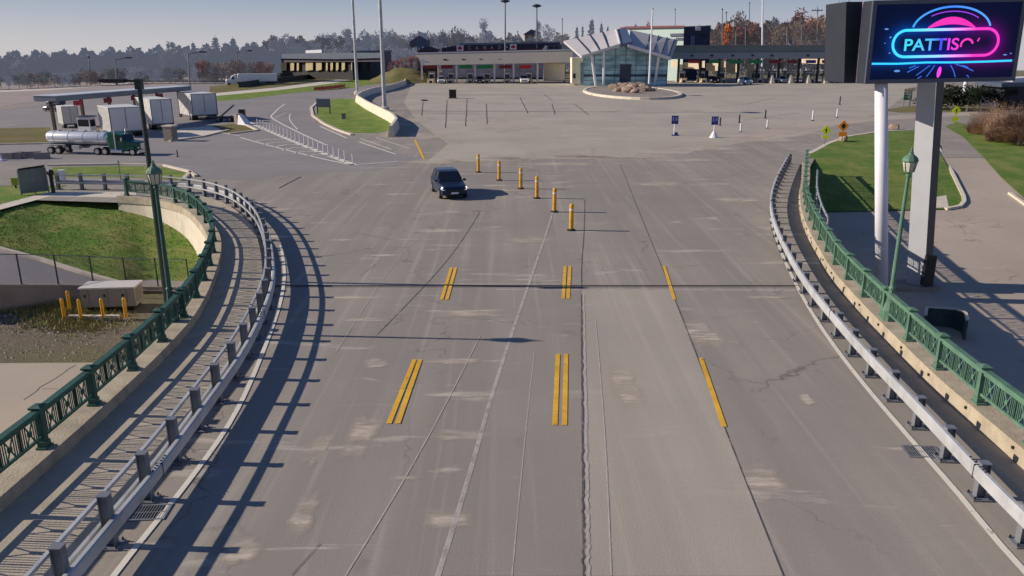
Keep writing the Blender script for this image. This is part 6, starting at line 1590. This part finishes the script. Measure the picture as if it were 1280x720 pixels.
LM = {'hazygreen': leaf_mat('hazy_leaf', [C(50,60,50,1),C(84,92,72,1),C(124,122,94,1)], .34, HZ), 'hazygrey': leaf_mat('grey_twig', [C(78,76,82,1),C(108,104,108,1),C(136,130,126,1)], .4, HZ),
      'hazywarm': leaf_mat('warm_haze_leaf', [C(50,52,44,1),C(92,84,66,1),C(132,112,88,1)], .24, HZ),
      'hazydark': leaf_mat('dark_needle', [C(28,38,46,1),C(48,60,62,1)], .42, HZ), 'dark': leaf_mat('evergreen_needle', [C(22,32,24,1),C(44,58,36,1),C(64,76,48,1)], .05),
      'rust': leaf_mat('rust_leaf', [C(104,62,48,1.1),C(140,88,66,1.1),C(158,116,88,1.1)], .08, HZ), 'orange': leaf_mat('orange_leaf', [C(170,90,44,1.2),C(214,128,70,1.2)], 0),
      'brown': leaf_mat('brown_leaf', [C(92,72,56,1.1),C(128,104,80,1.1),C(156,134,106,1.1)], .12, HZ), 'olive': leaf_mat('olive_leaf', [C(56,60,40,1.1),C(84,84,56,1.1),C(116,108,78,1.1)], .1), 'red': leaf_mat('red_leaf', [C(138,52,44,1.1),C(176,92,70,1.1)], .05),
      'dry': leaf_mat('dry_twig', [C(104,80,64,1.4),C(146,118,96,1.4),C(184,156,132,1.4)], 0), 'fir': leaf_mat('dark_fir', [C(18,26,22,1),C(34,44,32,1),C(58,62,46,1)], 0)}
def tree(kind, lm, px, ytop, Y, wpx=None, label='', grp=None, name='tree', cat='tree', zb=0.0, var=None):
    b = at(px, 90, Y); b.z = zb; top = at(px, ytop, Y).z-zb
    base = {'conifer':.42,'round':.78,'tall':.36,'bare':.7,'shrub':1.2,'twigs':1.0}[kind]
    hk = {'bare':1.0}.get(kind, 1.0)
    v = KINDS[kind][(var if var is not None else random.randrange(9)) % len(KINDS[kind])]
    s = top*hk; wv = s if wpx is None else (wpx/F*Y)/base
    t = thing(name, label, cat, b, random.uniform(0,6.28), grp, (wv, wv, s))
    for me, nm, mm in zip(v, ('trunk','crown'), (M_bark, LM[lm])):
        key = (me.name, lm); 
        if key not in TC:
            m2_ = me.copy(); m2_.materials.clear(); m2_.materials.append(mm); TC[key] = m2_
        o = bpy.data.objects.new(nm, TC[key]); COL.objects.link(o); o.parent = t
    return t
TC = {}
def wood(label, x0, x1, yt0, yt1, yb0, yb1, Y, lm, n, s, seed):
    rr_ = random.Random(seed); mb = MB()
    for _ in range(n):
        u = rr_.random(); x = x0+(x1-x0)*u; yb = yb0+(yb1-yb0)*u; yt = yt0+(yt1-yt0)*u+3.5*math.sin(x*.21+seed)+2.5*math.sin(x*.53)
        p = at(x, yb+(yt-yb)*rr_.random()**.8, Y+rr_.uniform(-5,5)); a = Vector((rr_.gauss(0,1),rr_.gauss(0,1),rr_.gauss(0,1))).normalized(); b = a.orthogonal().normalized(); q = s*rr_.uniform(.5,1.3)
        mb.add([p-a*q, p+b*q*.6, p+a*q, p-b*q*.6], [(0,1,2,3)])
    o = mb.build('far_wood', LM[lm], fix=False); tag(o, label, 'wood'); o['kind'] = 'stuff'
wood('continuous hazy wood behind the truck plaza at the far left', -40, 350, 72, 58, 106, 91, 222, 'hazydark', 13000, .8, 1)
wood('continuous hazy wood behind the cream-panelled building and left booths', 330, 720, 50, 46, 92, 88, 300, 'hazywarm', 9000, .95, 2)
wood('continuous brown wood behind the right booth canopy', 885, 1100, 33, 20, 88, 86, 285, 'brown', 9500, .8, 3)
random.seed(41)
# far left band
for i in range(44):
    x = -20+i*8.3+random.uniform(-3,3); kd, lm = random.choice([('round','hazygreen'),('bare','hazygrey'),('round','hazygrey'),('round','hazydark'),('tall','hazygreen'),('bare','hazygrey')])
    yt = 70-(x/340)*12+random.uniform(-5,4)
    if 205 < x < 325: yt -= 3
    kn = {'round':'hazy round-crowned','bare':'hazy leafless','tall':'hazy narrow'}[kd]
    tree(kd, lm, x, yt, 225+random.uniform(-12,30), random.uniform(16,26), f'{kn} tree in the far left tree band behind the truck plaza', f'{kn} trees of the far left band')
for x, yt, wv, lab in ((213,52,9,'left of two narrow dark columnar trees above the truck canopy'),(220,52.5,9,'right of two narrow dark columnar trees above the truck canopy')):
    tree('tall','hazydark', x, yt, 250, wv, lab)
for x, yt, wv, lab in ((245,50,14,'dark spire tree left of the two tallest conifers at upper left'),(273,42.5,20,'tallest dark conifer of the upper left, left of its twin'),(295,44,18,'tall dark conifer above the white semi-truck'),(262,56,12,'smaller dark conifer left of the tallest upper left conifer'),(312,50,18,'dark conifer right of the one above the white semi-truck'),(330,55,14,'low dark conifer at the right end of the upper left conifers')):
    tree('conifer','hazydark', x, yt, 245, wv*1.5, lab)
# undergrowth band
for i in range(38):
    x = -20+i*9.6+random.uniform(-3,3); lm = random.choice(['hazygrey','hazywarm','olive','brown']) if x < 250 else random.choice(['brown','rust','brown'])
    yb = 108-(x/340)*14
    if x > 250: yb -= 2
    yt = yb-(18 if x < 250 else 22)+random.uniform(-4,4); Y = max(150, min(206, 8.5/((yb-60)/1000)))
    kl = 'brown' if x > 250 else 'grey-green'
    tree('shrub', lm, x, yt, Y, random.uniform(18,26), f'hazy {kl} thicket bush in the undergrowth of the far left tree band', f'{kl} thicket bushes of the far left', 'bush', 'bush')
# middle trees behind the overpass building and booths
random.seed(43)
mid = [(345,43,'round','hazygreen',24),(362,41,'round','hazygrey',24),(378,44,'round','hazygreen',22),(393,43,'bare','hazygrey',24),(410,35,'round','hazydark',28),(424,40,'round','hazygreen',22),(436,36,'tall','hazydark',14),(448,46,'round','hazygrey',18),(462,34,'round','hazydark',24),(480,30,'round','hazydark',32),(496,33,'round','hazygreen',26),(508,36,'bare','hazygrey',22),(520,33,'round','hazygrey',22),(532,34,'bare','hazygrey',22),(548,40,'round','hazydark',20),(561,30,'bare','hazygrey',26),(569,34,'bare','brown',22),(580,34,'round','hazygrey',22),(593,36,'bare','hazygrey',22),(618,44,'round','hazydark',18),(635,45,'round','hazygrey',18),(648,46,'round','hazygreen',18)]
mid += [(556,34,'round','hazywarm',24),(574,30,'round','hazywarm',24),(588,40,'bare','hazygrey',22),(600,42,'round','hazywarm',20),(626,40,'bare','hazygrey',22),(642,42,'bare','hazygrey',22),(660,44,'round','hazywarm',20),(682,38,'bare','hazygrey',22),(700,38,'round','hazywarm',22),(712,42,'round','hazywarm',18),(540,36,'round','hazywarm',22),(525,38,'bare','hazygrey',22)]
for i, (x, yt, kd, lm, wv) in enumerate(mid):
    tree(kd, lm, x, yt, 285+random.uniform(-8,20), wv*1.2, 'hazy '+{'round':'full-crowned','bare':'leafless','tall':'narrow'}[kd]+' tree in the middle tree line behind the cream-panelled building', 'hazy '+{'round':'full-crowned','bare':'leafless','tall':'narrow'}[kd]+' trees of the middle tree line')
for i in range(22):
    x = 340+i*17+random.uniform(-4,4); tree('shrub', random.choice(['hazydark','hazygrey','hazygreen']), x, 52+random.uniform(-3,4), 262, 30, 'low hazy bush filling the foot of the middle tree line', 'low hazy bushes of the middle tree line', 'bush', 'bush')
for x, yt, kd, lm, wv, lab in ((608,24,'tall','hazydark',18,'tall dark dense tree left of the two high light masts'),(690,29,'round','hazygrey',26,'rounded grey tree right of the right high light mast'),(672,26,'tall','hazydark',7,'thin dark tree directly behind the right high light mast'),
    (720,29,'conifer','hazydark',11,'leftmost small conifer above the left roof wing of the glass hall'),(727,28,'conifer','hazydark',9,'second small conifer above the left roof wing of the glass hall'),(738,19,'conifer','hazydark',19,'tallest conifer above the left roof wing of the glass hall'),(750,24,'conifer','hazydark',11,'slim conifer right of the tallest one above the glass hall roof'),(758,28,'conifer','hazydark',9,'small conifer nearest the glass hall roof ridge'),(792,25,'conifer','hazydark',13,'conifer right of the glass hall roof spine'),(806,22,'round','rust',12,'round rust tree beside the flagpole top'),
    (835,26,'round','hazygrey',14,'bare roundish tree above the mint building'),(858,21,'bare','hazygrey',18,'thin grey bare tree above the navy building'),(884,22,'bare','hazygrey',20,'grey bare tree right of the navy building')):
    tree(kd, lm, x, yt, 290, wv*1.25, lab)
random.seed(47)
rt = [(900,14,'bare','brown',28),(913,12,'round','brown',30),(926,22,'round','rust',26),(941,26,'round','rust',20),(957,21,'round','hazydark',26),(972,28,'round','brown',24),(988,9,'bare','brown',28),(996,10,'tall','rust',26),(1005,14,'round','rust',26),(1018,22,'round','brown',24),(1030,12,'bare','brown',28),(1042,4,'round','brown',34),(1056,5,'bare','brown',34),(1048,14,'round','olive',26),(965,30,'round','rust',20),(1012,30,'round','olive',20),(1075,8,'round','brown',30)]
rt += [(895,24,'round','brown',26),(934,14,'bare','brown',24),(949,18,'bare','rust',24),(978,18,'round','rust',24),(1024,10,'bare','rust',26),(1036,8,'round','brown',30),(1050,2,'tall','brown',30),(964,16,'bare','brown',24),(920,18,'bare','rust',24),(1014,12,'bare','brown',24)]
for i, (x, yt, kd, lm, wv) in enumerate(rt):
    nm = {'brown':'brown','rust':'rust red','hazydark':'dark green','olive':'olive'}[lm]+' '+{'round':'full-crowned','bare':'leafless','tall':'narrow'}[kd]
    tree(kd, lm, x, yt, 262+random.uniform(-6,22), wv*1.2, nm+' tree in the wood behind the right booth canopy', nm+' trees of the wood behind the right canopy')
tree('tall','orange',905,30,244,13,'bright orange autumn tree behind the right booth canopy near the navy building')
for i in range(17):
    x = 893+i*10.5; tree('shrub', random.choice(['brown','brown','hazygrey','olive','rust']), x, 48+random.uniform(-2,3), 238, 17, 'low pale bush at the foot of the wood behind the right canopy', 'low bushes behind the right canopy', 'bush', 'bush')
for i, x in enumerate((489,497,505,513,521)):
    yt = (74,71,68,66,64)[i]; tree('shrub', 'red' if i % 2 else 'rust', x, yt, 219, 11, 'low red autumn bush on the grass mound left of the left canopy', 'red bushes on the grass mound', 'bush', 'bush', 2.2)
# evergreens and dry bushes at the right edge
random.seed(51)
for x, yt, Y, lm, wv, lab in ((1182,104,126,'dark',30,'dark evergreen bush directly right of the billboard column'),(1196,100,128,'dark',34,'dark evergreen bush behind the leaning white post'),(1216,102,124,'olive',34,'olive evergreen bush right of the leaning white post'),(1232,104,126,'dark',34,'dark evergreen bush behind the dry bushes'),(1250,106,128,'dark',30,'dark evergreen bush nearest the dark shed'),(1165,112,130,'olive',22,'low olive bush between the billboard poles')):
    tree('shrub', 'fir', x, yt, Y-10, wv*1.7, lab, None, 'bush', 'bush')
for x, yb, yt, wv, lab in ((1230,165,128,42,'tall dry brown bush at the left end of the right hand thicket'),(1252,172,122,50,'tallest dry bush of the right hand thicket'),(1275,178,128,48,'dry brown bush at the right photo edge'),(1222,168,148,34,'low dry bush before the tall left dry bush'),(1248,178,152,40,'low reddish dry bush at the front of the right hand thicket'),(1272,182,152,42,'low dry bush at the front right of the thicket, on the lawn edge'),(1300,178,130,44,'dry bush just outside the right photo edge')):
    p = gs(x, yb); top = hz(p, yt)
    t = tree('twigs', 'dry', x, yt, p.y, wv*1.25, lab, None, 'bush', 'bush'); t.location = p; t.scale = (wv*1.25/F*p.y/1.2,)*2+(top*1.05,)
c = g(1142,133); t = tree('bare','brown',1142,104,c.y,14,'small leafless tree beside the green road sign behind the billboard'); 
sheet('grass_verge', [(1100,138),(1130,133),(1175,131),(1300,128),(1300,136),(1200,139.5),(1125,140.5)], M_grassD, .014)
